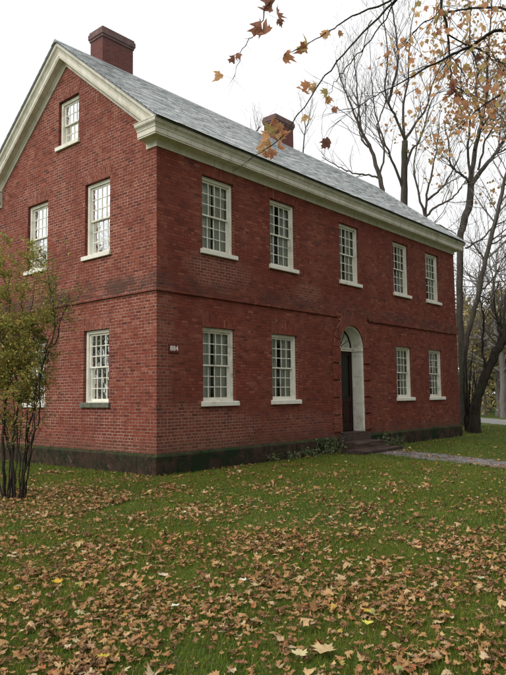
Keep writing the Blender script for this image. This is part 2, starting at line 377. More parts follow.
def wall_mesh(P, ub, bot, top, ops, thick, name):
    us = set(ub)
    for o in ops: us |= {o[0], o[1]}; us |= set(o[4] if len(o) > 4 else [])
    us = sorted(us); mb = MB(); T = -thick
    def quad(a, b, c, d): mb.add([a, b, c, d], [(0, 1, 2, 3)])
    for a, b in zip(us[:-1], us[1:]):
        cov = sorted([o for o in ops if o[0] <= a+1e-6 and o[1] >= b-1e-6], key=lambda o: o[2])
        lo = (bot, bot)
        iv = []
        for o in cov:
            t0 = o[3](a) if callable(o[3]) else o[3]; t1 = o[3](b) if callable(o[3]) else o[3]
            iv.append((lo, (o[2], o[2]))); 
            quad(P(a, 0, o[2]), P(b, 0, o[2]), P(b, T, o[2]), P(a, T, o[2]))
            quad(P(a, 0, t0), P(b, 0, t1), P(b, T, t1), P(a, T, t0)); lo = (t0, t1)
        iv.append((lo, (top(a), top(b))))
        for (l0, l1), (h0, h1) in iv:
            quad(P(a, 0, l0), P(b, 0, l1), P(b, 0, h1), P(a, 0, h0)); quad(P(a, T, l0), P(b, T, l1), P(b, T, h1), P(a, T, h0))
        quad(P(a, 0, top(a)), P(b, 0, top(b)), P(b, T, top(b)), P(a, T, top(a)))
        quad(P(a, 0, bot), P(b, 0, bot), P(b, T, bot), P(a, T, bot))
    for o in ops:
        for u in (o[0], o[1]):
            t = o[3](u) if callable(o[3]) else o[3]
            quad(P(u, 0, o[2]), P(u, T, o[2]), P(u, T, t), P(u, 0, t))
    for u in (us[0], us[-1]): quad(P(u, 0, bot), P(u, T, bot), P(u, T, top(u)), P(u, 0, top(u)))
    return mb.build('wall', M['brick'], house, recalc=False)
TH = .34
ops = []
for i, x in enumerate(XL):
    ops.append((x, x+WW, ZSU-SH, ZTU))
    if i != 2: ops.append((x, x+WW, ZSL-SH, ZTL))
ops.append((DX0, DX1, DZ0-.05, arch_top, [DXC-DR*math.cos(math.pi*k/20) for k in range(21)]))
ft = lambda u: 7.40
wall_mesh(PF, [0, L], 0.1, ft, ops, TH, 'front')
ZAT, ZAS, YA, AW = 9.53, 8.30, 3.05, .92
gt = lambda u: zroof(u) - .06
gops = [(YR, YR+GW, ZSU-SH, ZTU), (YL, YL+GW, ZSU-SH, ZTU), (YR, YR+GW, ZSL-SH, ZTL), (YL, YL+GW, ZSL-SH, ZTL), (YA, YA+AW, ZAS-SH, ZAT)]
wall_mesh(PG, [TH, WD/2, WD-TH], 0.1, gt, gops, TH, 'gable')
PB = lambda u, d, z: (u, WD+d, z); PE = lambda u, d, z: (L+d, u, z)
wall_mesh(PB, [0, L], 0.1, ft, [], TH, 'back')
wall_mesh(PE, [TH, WD/2, WD-TH], 0.1, gt, [], TH, 'east')
# small gable corner fillets above the eave at both ends of the side walls
for P in (PG, PE):
    for (a, b) in ((.0, TH), (WD-TH, WD)):
        mb = MB()
        mb.hexa([P(a, 0, 7.401), P(b, 0, 7.401), P(b, -TH, 7.401), P(a, -TH, 7.401), P(a, 0, gt(a)), P(b, 0, gt(b)), P(b, -TH, gt(b)), P(a, -TH, gt(a))])
        mb.build('wall_shoulder', M['brick'], house)
mb = MB()
for z in (.44, 3.85, 7.36): mb.box(W, TH+.01, L-TH-.01, TH+.01, WD-TH-.01, z, z+.05)
mb.build('floor_boards', M['inside'], house)
mb = MB()
for x in (3.3, 6.7, 9.6, 12.4): mb.box(W, x, x+.1, TH+.02, WD-TH-.02, .5, 7.3)
mb.build('inner_partition', M['inside'], house)

# plinth
mb = MB(); q = .06
def plinth_piece(P, u0, u1, ext0=0, ext1=0):
    k = 26; prev = None
    mb.box(P, u0-ext0, u1+ext1, -.1, q, -.15, ZP-.06)
    c = [P(u0-ext0, q, ZP-.06), P(u1+ext1, q, ZP-.06), P(u1+ext1, -.1, ZP-.06), P(u0-ext0, -.1, ZP-.06),
         P(u0, .008, ZP), P(u1, .008, ZP), P(u1, -.1, ZP), P(u0, -.1, ZP)]
    mb.hexa(c)
plinth_piece(PF, 0, 6.95, q, 0); plinth_piece(PF, 8.75, L, 0, q)
plinth_piece(PG, .1, WD-.1, 0, 0); plinth_piece(PB, 0, L, q, q); plinth_piece(PE, .1, WD-.1)
pl = mb.build('plinth', M['stone'], house, bevel=.012)

# band course, broken at the arch
mb = MB(); bz0, bz1, bp_ = ZB, ZB+.29, .035
def band(P, u0, u1, e0=0, e1=0):
    mb.box(P, u0-e0, u1+e1, .001, bp_, bz0, bz1)
    mb.box(P, u0-e0-(.012 if e0 else 0), u1+e1+(.012 if e1 else 0), .001, bp_+.014, bz0+.001, bz0+.072)
band(PF, 0, 7.12, bp_, 0); band(PF, 8.82, L, 0, bp_); band(PG, .001, WD, 0, bp_); band(PE, 0.001, WD, 0, 0)
mb.build('belt_course', M['brick'], house)

# arch voussoirs and door quoins
mb = MB(); nv = 11
for k in range(nv):
    a0 = math.pi*k/nv+.012; a1 = math.pi*(k+1)/nv-.012; am = (a0+a1)/2
    mid = abs(k-(nv-1)/2)
    ro = 1.02 + (.16 if mid < .6 else .10 if mid < 1.6 else .05 if mid < 2.6 else 0)
    ri = DR+.002; d1 = .04+(.015 if mid < .6 else 0)
    def pt(r, a, d): return PF(DXC-r*math.cos(a), d, DZS+r*math.sin(a))
    mb.hexa([pt(ri, a0, .001), pt(ri, a1, .001), pt(ri, a1, d1), pt(ri, a0, d1), pt(ro, a0, .001), pt(ro, a1, .001), pt(ro, a1, d1), pt(ro, a0, d1)])
mb.build('arch_voussoirs', M['brick_upright'], house, bevel=.004)
for s in (0, 1):
    mb = MB()
    for k in range(5):
        z0 = DZ0+.05+k*.515; z1 = z0+.455; wq = .36
        if s == 0: mb.box(PF, DX0-wq, DX0-.001, .001, .05, z0, z1)
        else: mb.box(PF, DX1+.001, DX1+wq, .001, .05, z0, z1)
    mb.build('door_quoins', M['brick'], house, bevel=.004)

# windows -----------------------------------------------------------------
def make_window(P, u0, wd, z0, z1, rt, rb, cols, label=None, sillmat='cream', curtain=None, lint=.3, dc=-.085):
    u1 = u0+wd; cw = .085
    mb = MB()
    for a, b in ((u0+.002, u0+cw), (u1-cw, u1-.002)):
        mb.box(P, a, b, dc-.12, dc, z0, z1-.002)
        mb.box(P, a+.02, b-.02, dc, dc+.014, z0, z1-.03)
    mb.box(P, u0+cw, u1-cw, dc-.12, dc, z1-.085, z1-.002)
    mb.box(P, u0+.022, u1-.022, dc, dc+.0135, z1-.05, z1-.022)
    mb.box(P, u0+cw, u1-cw, dc-.12, dc-.0, z0, z0+.03)
    win = mb.build('window', M['cream'], house, bevel=.004)
    if label: win['label'] = label
    a0, a1 = u0+cw+.001, u1-cw-.001; zb, zt = z0+.031, z1-.086
    zm = zb+(zt-zb)*rb/(rb+rt)+.01
    for part, (s0, s1, rows, dd) in enumerate(((zb, zm+.022, rb, dc-.085), (zm-.022, zt, rt, dc-.045))):
        mb = MB(); st = .042; bt = .06 if part == 0 else .036; tp = .036 if part == 0 else .045; t = .034
        mb.box(P, a0, a0+st, dd-t, dd, s0, s1); mb.box(P, a1-st, a1, dd-t, dd, s0, s1)
        mb.box(P, a0+st, a1-st, dd-t, dd, s0, s0+bt); mb.box(P, a0+st, a1-st, dd-t, dd, s1-tp, s1)
        g0, g1, h0, h1 = a0+st, a1-st, s0+bt, s1-tp
        for c in range(1, cols):
            u = g0+(g1-g0)*c/cols; mb.box(P, u-.0105, u+.0105, dd-t+.004, dd-.004, h0, h1)
        for r in range(1, rows):
            z = h0+(h1-h0)*r/rows; mb.box(P, g0, g1, dd-t+.006, dd-.006, z-.0105, z+.0105)
        sash = mb.build('sash', M['cream'], win)
        mb = MB()
        for c in range(cols):
            for r in range(rows):
                ua, ub_ = g0+(g1-g0)*c/cols, g0+(g1-g0)*(c+1)/cols; za, zc = h0+(h1-h0)*r/rows, h0+(h1-h0)*(r+1)/rows
                j = [random.uniform(-.0018, .0018) for _ in range(4)]
                mb.add([P(ua, dd-.018+j[0], za), P(ub_, dd-.018+j[1], za), P(ub_, dd-.018+j[2], zc), P(ua, dd-.018+j[3], zc)], [(0, 1, 2, 3)])
        mb.build('pane', M['glass'], win, recalc=False)
    mb = MB()
    mb.box(P, u0+.002, u1-.002, -.23, .0015, z0-SH+.002, z0)
    mb.hexa([P(u0-.075, .002, z0-SH), P(u1+.075, .002, z0-SH), P(u1+.075, .065, z0-SH), P(u0-.075, .065, z0-SH),
             P(u0-.075, .002, z0+.002), P(u1+.075, .002, z0+.002), P(u1+.075, .065, z0-.012), P(u0-.075, .065, z0-.012)])
    mb.build('sill', M[sillmat], win, bevel=.006)
    if lint:
        mb = MB(); sp_ = .1; n_ = 13
        for k in range(n_):
            f0, f1 = k/n_, (k+1)/n_
            e0, e1 = -sp_+(wd+2*sp_)*f0, -sp_+(wd+2*sp_)*f1
            b0, b1 = wd*f0, wd*f1; gg = .0012
            mb.hexa([P(u0+b0+gg, .001, z1+.001), P(u0+b1-gg, .001, z1+.001), P(u0+b1-gg, .006, z1+.001), P(u0+b0+gg, .006, z1+.001),
                     P(u0+e0+gg, .001, z1+lint), P(u0+e1-gg, .001, z1+lint), P(u0+e1-gg, .006, z1+lint), P(u0+e0+gg, .006, z1+lint)])
        mb.build('lintel', M['brick_upright'], win)
    if curtain:
        lo, hi, gap = curtain; mb = MB()
        za, zc = z0+(z1-z0)*lo, z0+(z1-z0)*hi; nseg = 60
        for s, (c0, c1) in enumerate(((u0+.03, (u0+u1)/2-gap/2), ((u0+u1)/2+gap/2, u1-.03))):
            ph = random.uniform(0, 6); vs = []
            for k in range(nseg+1):
                f = k/nseg; u = c0+(c1-c0)*f
                dd = -.245-.016*math.sin(f*30+ph)-.01*math.sin(f*71+ph*2)
                u2 = (c0 if s == 0 else c1)+(u-(c0 if s == 0 else c1))*.93
                vs += [P(u2, dd, za), P(u, dd*.99, zc)]
            mb.add(vs, [(2*k, 2*k+2, 2*k+3, 2*k+1) for k in range(nseg)])
        mb.build('curtain', M['curtain'], win, smooth=True, recalc=False)
    return win
cur_u = [(.0, .98, .04), (.0, .98, .16), (.0, .98, .1), (.0, .98, .3), (0, .98, .12)]
for i, x in enumerate(XL):
    make_window(PF, x, WW, ZSU, ZTU, 3, 3, 4, lint=.255, curtain=cur_u[i])
    if i != 2: make_window(PF, x, WW, ZSL, ZTL, 3, 3, 4, lint=.33, curtain=(0, .98, [.05, .12, 0, .12, .2][i]))
make_window(PG, YR, GW, ZSU, ZTU, 3, 3, 4, lint=.3, curtain=(0, .98, .35))
make_window(PG, YL, GW, ZSU, ZTU, 3, 3, 4, lint=.3, curtain=(.5, .98, .1))
make_window(PG, YR, GW, ZSL, ZTL, 3, 3, 4, lint=.3, sillmat='stone_sill', curtain=(0, .98, .05), label='window with a mossy dark stone sill')
make_window(PG, YL, GW, ZSL, ZTL, 3, 3, 4, lint=.3, curtain=(0, .98, .2))
make_window(PG, YA, AW, ZAS, ZAT, 2, 2, 4, lint=.28, curtain=(0.4, .95, .1), label='small attic window high in the gable')

# door ---------------------------------------------------------------------
N_A = 20
mb = MB()                                   # panelled lining of the reveal, arch included
def arc(r, a, d): return PF(DXC-r*math.cos(a), d, DZS+r*math.sin(a))
di, do_ = -.42, -.012
for k in range(N_A):
    a0, a1 = math.pi*k/N_A, math.pi*(k+1)/N_A
    mb.hexa([arc(DR-.04, a0, di), arc(DR-.04, a1, di), arc(DR-.04, a1, do_), arc(DR-.04, a0, do_), arc(DR-.003, a0, di), arc(DR-.003, a1, di), arc(DR-.003, a1, do_), arc(DR-.003, a0, do_)])
for s, (a, b) in enumerate(((DX0+.003, DX0+.04), (DX1-.04, DX1-.003))):
    mb.box(PF, a, b, di, do_, DZ0, DZS)
    e0, e1 = (b, b+.012) if s == 0 else (a-.012, a)
    for z0, z1 in ((DZ0+.0, DZ0+.16), (DZ0+.86, DZ0+.98), (DZ0+1.7, DZ0+1.82), (DZS-.22, DZS-.1)):
        mb.box(PF, e0, e1, di+.02, do_-.02, z0, z1)
    for d0, d1 in ((di+.02, di+.08), (do_-.08, do_-.02)):
        mb.box(PF, e0, e1 + 0, d0, d1, DZ0+.16, DZ0+.86); mb.box(PF, e0, e1, d0, d1, DZ0+.98, DZ0+1.7); mb.box(PF, e0, e1, d0, d1, DZ0+1.82, DZS-.22)
    e0, e1 = (b, b+.035) if s == 0 else (a-.035, a)
    mb.box(PF, e0, e1, di, do_+.02, DZS-.08, DZS+.03)
frame = mb.build('door_surround', M['cream'], house, bevel=.003)
mb = MB(); mb.box(PF, DX0+.04, DX1-.04, di-.06, di+.05, DZS-.07, DZS+.04); mb.box(PF, DX0+.042, DX1-.042, di+.05, di+.075, DZS-.01, DZS+.03)
mb.build('transom_bar', M['cream'], frame, bevel=.004)
mb = MB()                                   # fanlight bars
for k in range(1, 6):
    a = math.pi*k/6
    for r0, r1 in ((.12, DR-.05),):
        dx, dz = math.sin(a)*.009, math.cos(a)*.009
        p = [(r0, -1), (r0, 1), (r1, 1), (r1, -1)]
        vs = []
        for d in (di-.03, di-.01):
            for r, s in p: vs.append(PF(DXC-r*math.cos(a)+s*dx, d, DZS+r*math.sin(a)+s*dz+.04*(r < .2)))
        mb.hexa(vs)
for k in range(N_A):
    a0, a1 = math.pi*k/N_A, math.pi*(k+1)/N_A
    for r0, r1 in ((DR-.075, DR-.041), (.1, .125)):
        mb.hexa([arc(r0, a0, di-.04), arc(r0, a1, di-.04), arc(r0, a1, di+.0), arc(r0, a0, di+.0), arc(r1, a0, di-.04), arc(r1, a1, di-.04), arc(r1, a1, di+.0), arc(r1, a0, di+.0)])
fan = mb.build('fanlight', M['door_dark'], house)
mb = MB(); vs = [PF(DXC, di-.02, DZS+.04)]+[(lambda p: (p[0], p[1], max(p[2], DZS+.04)))(arc(DR-.05, math.pi*k/24, di-.02)) for k in range(25)]
mb.add(vs, [(0, k+1, k+2) for k in range(24)]); mb.build('pane', M['glass'], fan, recalc=False)
mb = MB(); a0, a1 = DX0+.042, DX1-.042; dd = di-.01; ztop = DZS-.072; zmid = 1.55
mb.box(PF, a0, a0+.12, dd-.05, dd, DZ0+.02, ztop); mb.box(PF, a1-.12, a1, dd-.05, dd, DZ0+.02, ztop)
for z0, z1 in ((DZ0+.02, DZ0+.24), (zmid-.1, zmid+.06), (ztop-.13, ztop)): mb.box(PF, a0+.12, a1-.12, dd-.05, dd, z0, z1)
mb.box(PF, a0+.12, a1-.12, dd-.035, dd-.02, DZ0+.24, zmid-.1); um = (a0+a1)/2
mb.box(PF, um-.05, um+.05, dd-.049, dd-.001, DZ0+.24, zmid-.1)
for ua, ub_ in ((a0+.18, um-.1), (um+.1, a1-.18)): mb.box(PF, ua, ub_, dd-.02, dd-.006, DZ0+.3, zmid-.16)
door = mb.build('door', M['door'], house, bevel=.004)
mb = MB(); mb.add([PF(a0+.12, dd-.03, zmid+.06), PF(a1-.12, dd-.03, zmid+.06), PF(a1-.12, dd-.03, ztop-.13), PF(a0+.12, dd-.03, ztop-.13)], [(0, 1, 2, 3)])
mb.build('pane', M['glass'], door, recalc=False)
mb = MB()
for k in range(8):
    a, b = 2*math.pi*k/8, 2*math.pi*(k+1)/8; c = (a0+.07, 1.5)
    prof = [(.0, .075), (.028, .07), (.034, .05), (.022, .03), (.012, .02), (.012, 0)]
    for (r0, d0), (r1, d1) in zip(prof[:-1], prof[1:]):
        mb.add([PF(c[0]+r0*math.cos(a), dd+d0, c[1]+r0*math.sin(a)), PF(c[0]+r0*math.cos(b), dd+d0, c[1]+r0*math.sin(b)),
                PF(c[0]+r1*math.cos(b), dd+d1, c[1]+r1*math.sin(b)), PF(c[0]+r1*math.cos(a), dd+d1, c[1]+r1*math.sin(a))], [(0, 1, 2, 3)])
mb.build('door_knob', M['metal'], door, smooth=True)
mb = MB(); mb.box(PF, 6.951, 8.749, -.3, .06, .1, .497); mb.box(PF, DX0+.003, DX1-.003, -.5, .058, .4985, DZ0); mb.build('threshold', M['step'], house, bevel=.01)

# cornice -------------------------------------------------------------------
prof = [(.0, 7.27), (.028, 7.27), (.03, 7.30), (.03, 7.385), (.045, 7.415), (.27, 7.425), (.27, 7.45), (.285, 7.46), (.285, 7.56), (.30, 7.575), (.305, 7.60), (.325, 7.63), (.36, 7.66), (.372, 7.685), (.375, 7.735), (.0, 7.735)]
def cornice_sweep(pts, name='cornice'):
    """pts: wall line polyline with outward mitre directions"""
    mb = MB(); k = len(prof); vs = []
    for (x, y, mx_, my_) in pts:
        for p, z in prof: vs.append((x+mx_*p, y+my_*p, z))
    fs = []
    for i in range(len(pts)-1):
        for j in range(k): fs.append((i*k+j, i*k+(j+1) % k, (i+1)*k+(j+1) % k, (i+1)*k+j))
    fs.append(tuple(range(k))); fs.append(tuple((len(pts)-1)*k+j for j in range(k)))
    mb.add(vs, fs); return mb.build(name, M['cornice'], house)
rl = .33
cornice_sweep([(-.001, rl, -1, 0), (-.001, -.001, -1, -1), (L, -.001, 1, -1), (L, rl, 1, 0)])
cornice_sweep([(-.001, WD-rl, -1, 0), (-.001, WD, -1, 1), (L, WD, 1, 1), (L, WD-rl, 1, 0)])
# little sloped lead caps on the returns
for x0, x1 in ((-.385, .0), (L, L+.385)):
    for y0, s in ((-.36, 1), (WD+.36, -1)):
        mb = MB()
        yy = (y0, y0+s*.72)
        mb.hexa([(x0, yy[0], 7.737), (x1, yy[0], 7.737), (x1, yy[1], 7.737), (x0, yy[1], 7.737), (x0, yy[0], 7.752), (x1, yy[0], 7.752), (x1, yy[1], 7.752), (x0, yy[1], 7.752)])
        mb.build('return_cap', M['cornice'], house)
# raking cornice on both gables
rp = [(.0, .42), (.03, .42), (.035, .37), (.06, .35), (.065, .305), (.235, .30), (.235, .275), (.25, .265), (.25, .165), (.262, .155), (.268, .13), (.29, .10), (.325, .075), (.335, .05), (.338, .01), (.0, .01)]
kk = len(rp)
for sx, x0 in ((-1, 0.0), (1, L)):
    for sgn in (0, 1):
        mb = MB(); vs = []
        for y in (-.395, WD/2):
            yy = y if sgn == 0 else WD-y
            for p, dz in rp:
                vs.append((x0+sx*(p+.001), yy, zroof(yy)-dz*1.28))
        fs = [(j, (j+1) % kk, kk+(j+1) % kk, kk+j) for j in range(kk)]+[tuple(range(kk)), tuple(range(kk, 2*kk))]
        # cut the lower tail so it dies on the return
        nv_ = []
        for i, v in enumerate(vs):
            if i < kk and v[2] < 7.753:
                dy = (7.753-v[2])/.8; v = (v[0], v[1]+(dy if sgn == 0 else -dy), 7.753)
            nv_.append(v)
        mb.add(nv_, fs); mb.build('raking_cornice', M['cornice'], house)

# roof ----------------------------------------------------------------------
mb = MB(); OX = .365
for sgn in (0, 1):
    y0, y1 = (-.40, WD/2) if sgn == 0 else (WD+.40, WD/2)
    zz = lambda y, o: zroof(y)+o
    mb.hexa([(-OX, y0, zz(y0, .0)), (L+OX, y0, zz(y0, .0)), (L+OX, y1, zz(y1, .0)), (-OX, y1, zz(y1, .0)), (-OX, y0, zz(y0, .022)), (L+OX, y0, zz(y0, .022)), (L+OX, y1, zz(y1, .022)), (-OX, y1, zz(y1, .022))])
roof = mb.build('roof', M['ridge'], house)
sl = math.atan(.8); Ls = (WD/2+.42)/math.cos(sl); rows = 27; ex = Ls/rows
Tm = []; Vt = []
for sgn in (0, 1):
    for r in range(rows+1):
        s0 = r*ex-.02; x = -OX-.012-random.uniform(0, .2)*(r % 2)
        while x < L+OX:
            wd_ = random.uniform(.2, .34); xa, xb = max(x, -OX-.012), min(x+wd_-.003, L+OX+.012); x += wd_
            if xb-xa < .03: continue
            js = random.uniform(-.012, .012); jh = random.uniform(0, .004); t_ = random.uniform(.006, .011); jl = random.uniform(-.006, .006)
            sa, sb = s0+js, min(s0+ex*1.25, Ls+.005)
            if sa > Ls-.02: continue
            v = []
            for (xx, ss, h) in ((xa, sa, .020), (xb, sa+jl, .020), (xb, sb, .004), (xa, sb, .004)):
                for q_ in (0, t_):
                    hh = .024+h+jh+q_
                    yy = -.42+ss*math.cos(sl)-hh*math.sin(sl)*1; z_ = 7.74-.016+ss*math.sin(sl)+hh*math.cos(sl)
                    if sgn: yy = WD-yy
                    v.append((xx, yy, z_))
            Vt.append(v)
mb = MB()
for v in Vt:
    mb.hexa([v[0], v[2], v[4], v[6], v[1], v[3], v[5], v[7]])
mb.build('slates', M['slate'], roof)
mb = MB(); zr = zroof(WD/2)
mb.add([(-OX-.02, WD/2-.17, zr-.136+.065), (-OX-.02, WD/2, zr+.075), (-OX-.02, WD/2+.17, zr-.136+.065), (-OX-.02, WD/2, zr-.02),
        (L+OX+.02, WD/2-.17, zr-.136+.065), (L+OX+.02, WD/2, zr+.075), (L+OX+.02, WD/2+.17, zr-.136+.065), (L+OX+.02, WD/2, zr-.02)],
       [(0, 1, 5, 4), (1, 2, 6, 5), (2, 3, 7, 6), (3, 0, 4, 7), (0, 3, 2, 1), (4, 5, 6, 7)])
mb.build('ridge_cap', M['ridge'], roof)

# chimneys ---------------------------------------------------------------------
for x0, x1, y0, y1 in ((1.17, 2.24, 3.68, 4.26), (8.86, 9.93, 3.68, 4.24)):
    mb = MB(); mb.box(W, x0, x1, y0, y1, 10.2, 11.80)
    ch = mb.build('chimney', M['brick_stack'], roof)
    mb = MB()
    for z0, z1, e in ((11.801, 11.87, .03), (11.871, 12.02, .055), (12.021, 12.09, .03)): mb.box(W, x0-e, x1+e, y0-e, y1+e, z0, z1)
    mb.hexa([(x0-.02, y0-.02, 12.09), (x1+.02, y0-.02, 12.09), (x1+.02, y1+.02, 12.09), (x0-.02, y1+.02, 12.09), (x0+.12, y0+.12, 12.14), (x1-.12, y0+.12, 12.14), (x1-.12, y1-.12, 12.14), (x0+.12, y1-.12, 12.14)])
    mb.build('cap', M['cap'], roof, bevel=.01)

# number plaque ------------------------------------------------------------------
mb = MB(); mb.box(PF, .335, .635, .001, .022, 2.655, 2.855); pq = mb.build('number_plaque', M['plaque_rim'], house, bevel=.004)
mb = MB(); mb.box(PF, .35, .62, .022, .027, 2.67, 2.84); mb.build('plaque_face', M['plaque'], pq)
tcv = bpy.data.curves.new('digits', 'FONT'); tcv.body = '884'; tcv.size = .155; tcv.extrude = .003; tcv.offset = .0022; tcv.align_x = 'CENTER'; tcv.align_y = 'CENTER'; tcv.space_character = 1.05
to = bpy.data.objects.new('digits', tcv); COL.objects.link(to)
bpy.context.view_layer.update()
dg = bpy.context.evaluated_depsgraph_get(); me = bpy.data.meshes.new_from_object(to.evaluated_get(dg)); bpy.data.objects.remove(to)
me.transform(Matrix.Translation((.485, -.0315, 2.755)) @ Matrix.Rotation(R_(90), 4, 'X')); me.materials.clear(); me.name = 'digits'
link_mesh('digits', me, M['digits'], pq)

# stone steps --------------------------------------------------------------------------
def slab(x0, x1, y0, y1, z0, z1, label, seed):
    rs = random.Random(seed); bm = bmesh.new(); bmesh.ops.create_cube(bm, size=1)
    bmesh.ops.subdivide_edges(bm, edges=bm.edges, cuts=9, use_grid_fill=True)
    for v in bm.verts:
        c = v.co.copy(); v.co = Vector(((x0+x1)/2+c.x*(x1-x0), (y0+y1)/2+c.y*(y1-y0), (z0+z1)/2+c.z*(z1-z0)))
        top = c.z > .49
        v.co += Vector((rs.uniform(-1, 1)*.014, rs.uniform(-1, 1)*.014, rs.uniform(-1, 1)*.009-(.03*(abs(c.x)*2)**6+.02*(abs(c.y)*2)**6 if top else 0)))
    me = bpy.data.meshes.new('stone_step'); bm.to_mesh(me); bm.free(); me.polygons.foreach_set('use_smooth', [True]*len(me.polygons))
    return tag(link_mesh('stone_step', me, M['step'], None), label, 'step', 'stone steps before the front door')
slab(6.5, 8.95, -1.12, -.42, -.1, .125, 'long low stone slab forming the bottom step, set in the grass before the door', 1)
slab(6.98, 8.72, -.60, -.065, -.1, .31, 'shorter upper stone step directly under the arched door sill', 2)

# ------------------------------------------------------------------ vegetation helpers
class Tubes:
    def __init__(s): s.v = []; s.f = []
    def tube(s, pts, rad, n=6):
        pts = [np.array(p, float) for p in pts]; base = len(s.v); prev = None
        for i, p in enumerate(pts):
            d = pts[min(i+1, len(pts)-1)]-pts[max(i-1, 0)]; d = d/(np.linalg.norm(d)+1e-9)
            if prev is None:
                a = np.cross(d, [0, 0, 1.0] if abs(d[2]) < .9 else [1.0, 0, 0])
            else: a = prev-d*(prev@d)
            a = a/(np.linalg.norm(a)+1e-9); prev = a; b = np.cross(d, a)
            for k in range(n):
                t = 2*math.pi*k/n; s.v.append(tuple(p+(a*math.cos(t)+b*math.sin(t))*rad[i]))
        for i in range(len(pts)-1):
            for k in range(n):
                s.f.append((base+i*n+k, base+i*n+(k+1) % n, base+(i+1)*n+(k+1) % n, base+(i+1)*n+k))
        e = base+(len(pts)-1)*n; s.f.append(tuple(e+k for k in range(n)))
    def build(s, name, mat, parent):
        me = bpy.data.meshes.new(name); me.from_pydata(s.v, [], s.f); me.polygons.foreach_set('use_smooth', [True]*len(me.polygons)); me.update()
        return link_mesh(name, me, mat, parent)
def smooth_path(pts, rad, sub=5, wob=0.0, rs=random):
    P = [np.array(p, float) for p in pts]; o, r = [], []
    for i in range(len(P)-1):
        p0, p1, p2, p3 = P[max(i-1, 0)], P[i], P[i+1], P[min(i+2, len(P)-1)]
        for k in range(sub):
            t = k/sub
            q = .5*((2*p1)+(-p0+p2)*t+(2*p0-5*p1+4*p2-p3)*t*t+(-p0+3*p1-3*p2+p3)*t**3)
            if wob and not (i == 0 and k == 0): q = q+np.array([rs.gauss(0, wob) for _ in range(3)])
            o.append(q); r.append(rad[i]*(1-t)+rad[i+1]*t)
    o.append(P[-1]); r.append(rad[-1]); return o, r
def unit(v): return v/(np.linalg.norm(v)+1e-9)
def grow(tb, p, d, length, r, depth, rs, tips, up=.25, spread=.7, n=4, kids=(2, 4), shrink=.62, rmin=.004):
    segs = 5; pts = [np.array(p, float)]; rad = [r]; d = unit(np.array(d, float))
    for i in range(segs):
        d = unit(d+np.array([rs.gauss(0, .13), rs.gauss(0, .13), rs.gauss(0, .09)+up*.18]))
        pts.append(pts[-1]+d*length/segs); rad.append(max(r*(1-.6*(i+1)/segs), rmin))
    tb.tube(pts, rad, n)
    for q in pts[2:]: tips.append((q, d, depth))
    if depth <= 0: return
    for k in range(rs.randint(*kids)):
        i = rs.randint(1, segs); a = rs.uniform(0, 2*math.pi)
        side = unit(np.cross(d, np.array([math.cos(a), math.sin(a), rs.uniform(-.3, .5)])))
        nd = unit(d*(1-spread*.5)+side*spread+np.array([0, 0, up*.6]))
        grow(tb, pts[i], nd, length*shrink*rs.uniform(.75, 1.2), rad[i]*.62, depth-1, rs, tips, up, spread, 3 if depth < 3 else 4, kids, shrink, rmin)

def rot_rand(n, rng, tilt=None):
    """random orthonormal frames, (n,3,3); tilt = max lean of the local z axis from world z (radians), None = any"""
    if tilt is None:
        z = rng.normal(size=(n, 3))
    else:
        th = rng.uniform(0, 1, n)**.8*tilt; ph = rng.uniform(0, 2*np.pi, n)
        z = np.stack([np.sin(th)*np.cos(ph), np.sin(th)*np.sin(ph), np.cos(th)], 1)
    z /= np.linalg.norm(z, axis=1)[:, None]
    a = rng.normal(size=(n, 3)); x = a-z*np.sum(a*z, 1)[:, None]; x /= np.linalg.norm(x, axis=1)[:, None]
    y = np.cross(z, x); return np.stack([x, y, z], 2)
# lobed leaf template: outline in the xy plane, stem towards -y
def lobed(rs, curl, fold, lobes=5):
    pts = []
    half = [(0.0, -.42), (.16, -.40), (.40, -.46), (.30, -.22), (.62, -.12), (.48, .02), (.60, .30), (.34, .18), (.22, .30), (.26, .48), (.10, .50), (.0, .74)]
    if lobes == 7:   # oak-like
        half = [(0, -.55), (.10, -.40), (.30, -.34), (.14, -.18), (.38, -.02), (.17, .10), (.36, .32), (.14, .36), (.18, .56), (.0, .72)]
    right = [(x*rs.uniform(.85, 1.15), y+rs.uniform(-.03, .03)) for x, y in half[1:-1]]
    left = [(-x*rs.uniform(.85, 1.15), y+rs.uniform(-.03, .03)) for x, y in half[1:-1]]
    outl = [half[0]]+right+[half[-1]]+left[::-1]
    vs = [(0, 0, 0)]
    ax = rs.uniform(0, 2*math.pi)
    for x, y in outl:
        r2 = x*x+y*y; z = curl*r2*(1+.8*math.cos(2*(math.atan2(y, x)-ax)))+fold*abs(x)+rs.uniform(-.05, .05)
        s = 1-.35*min(1, abs(curl))*r2
        vs.append((x*s, y*s, z))
    k = len(outl); fs = [(0, i+1, (i+1) % k+1) for i in range(k)]
    return np.array(vs), fs
OVAL = np.array([(0, -.5, 0), (.2, -.2, .03), (.24, .12, .04), (.0, .55, -.04), (-.24, .12, .04), (-.2, -.2, .03)]); OVALF = [(0, 1, 2, 3), (0, 3, 4, 5)]
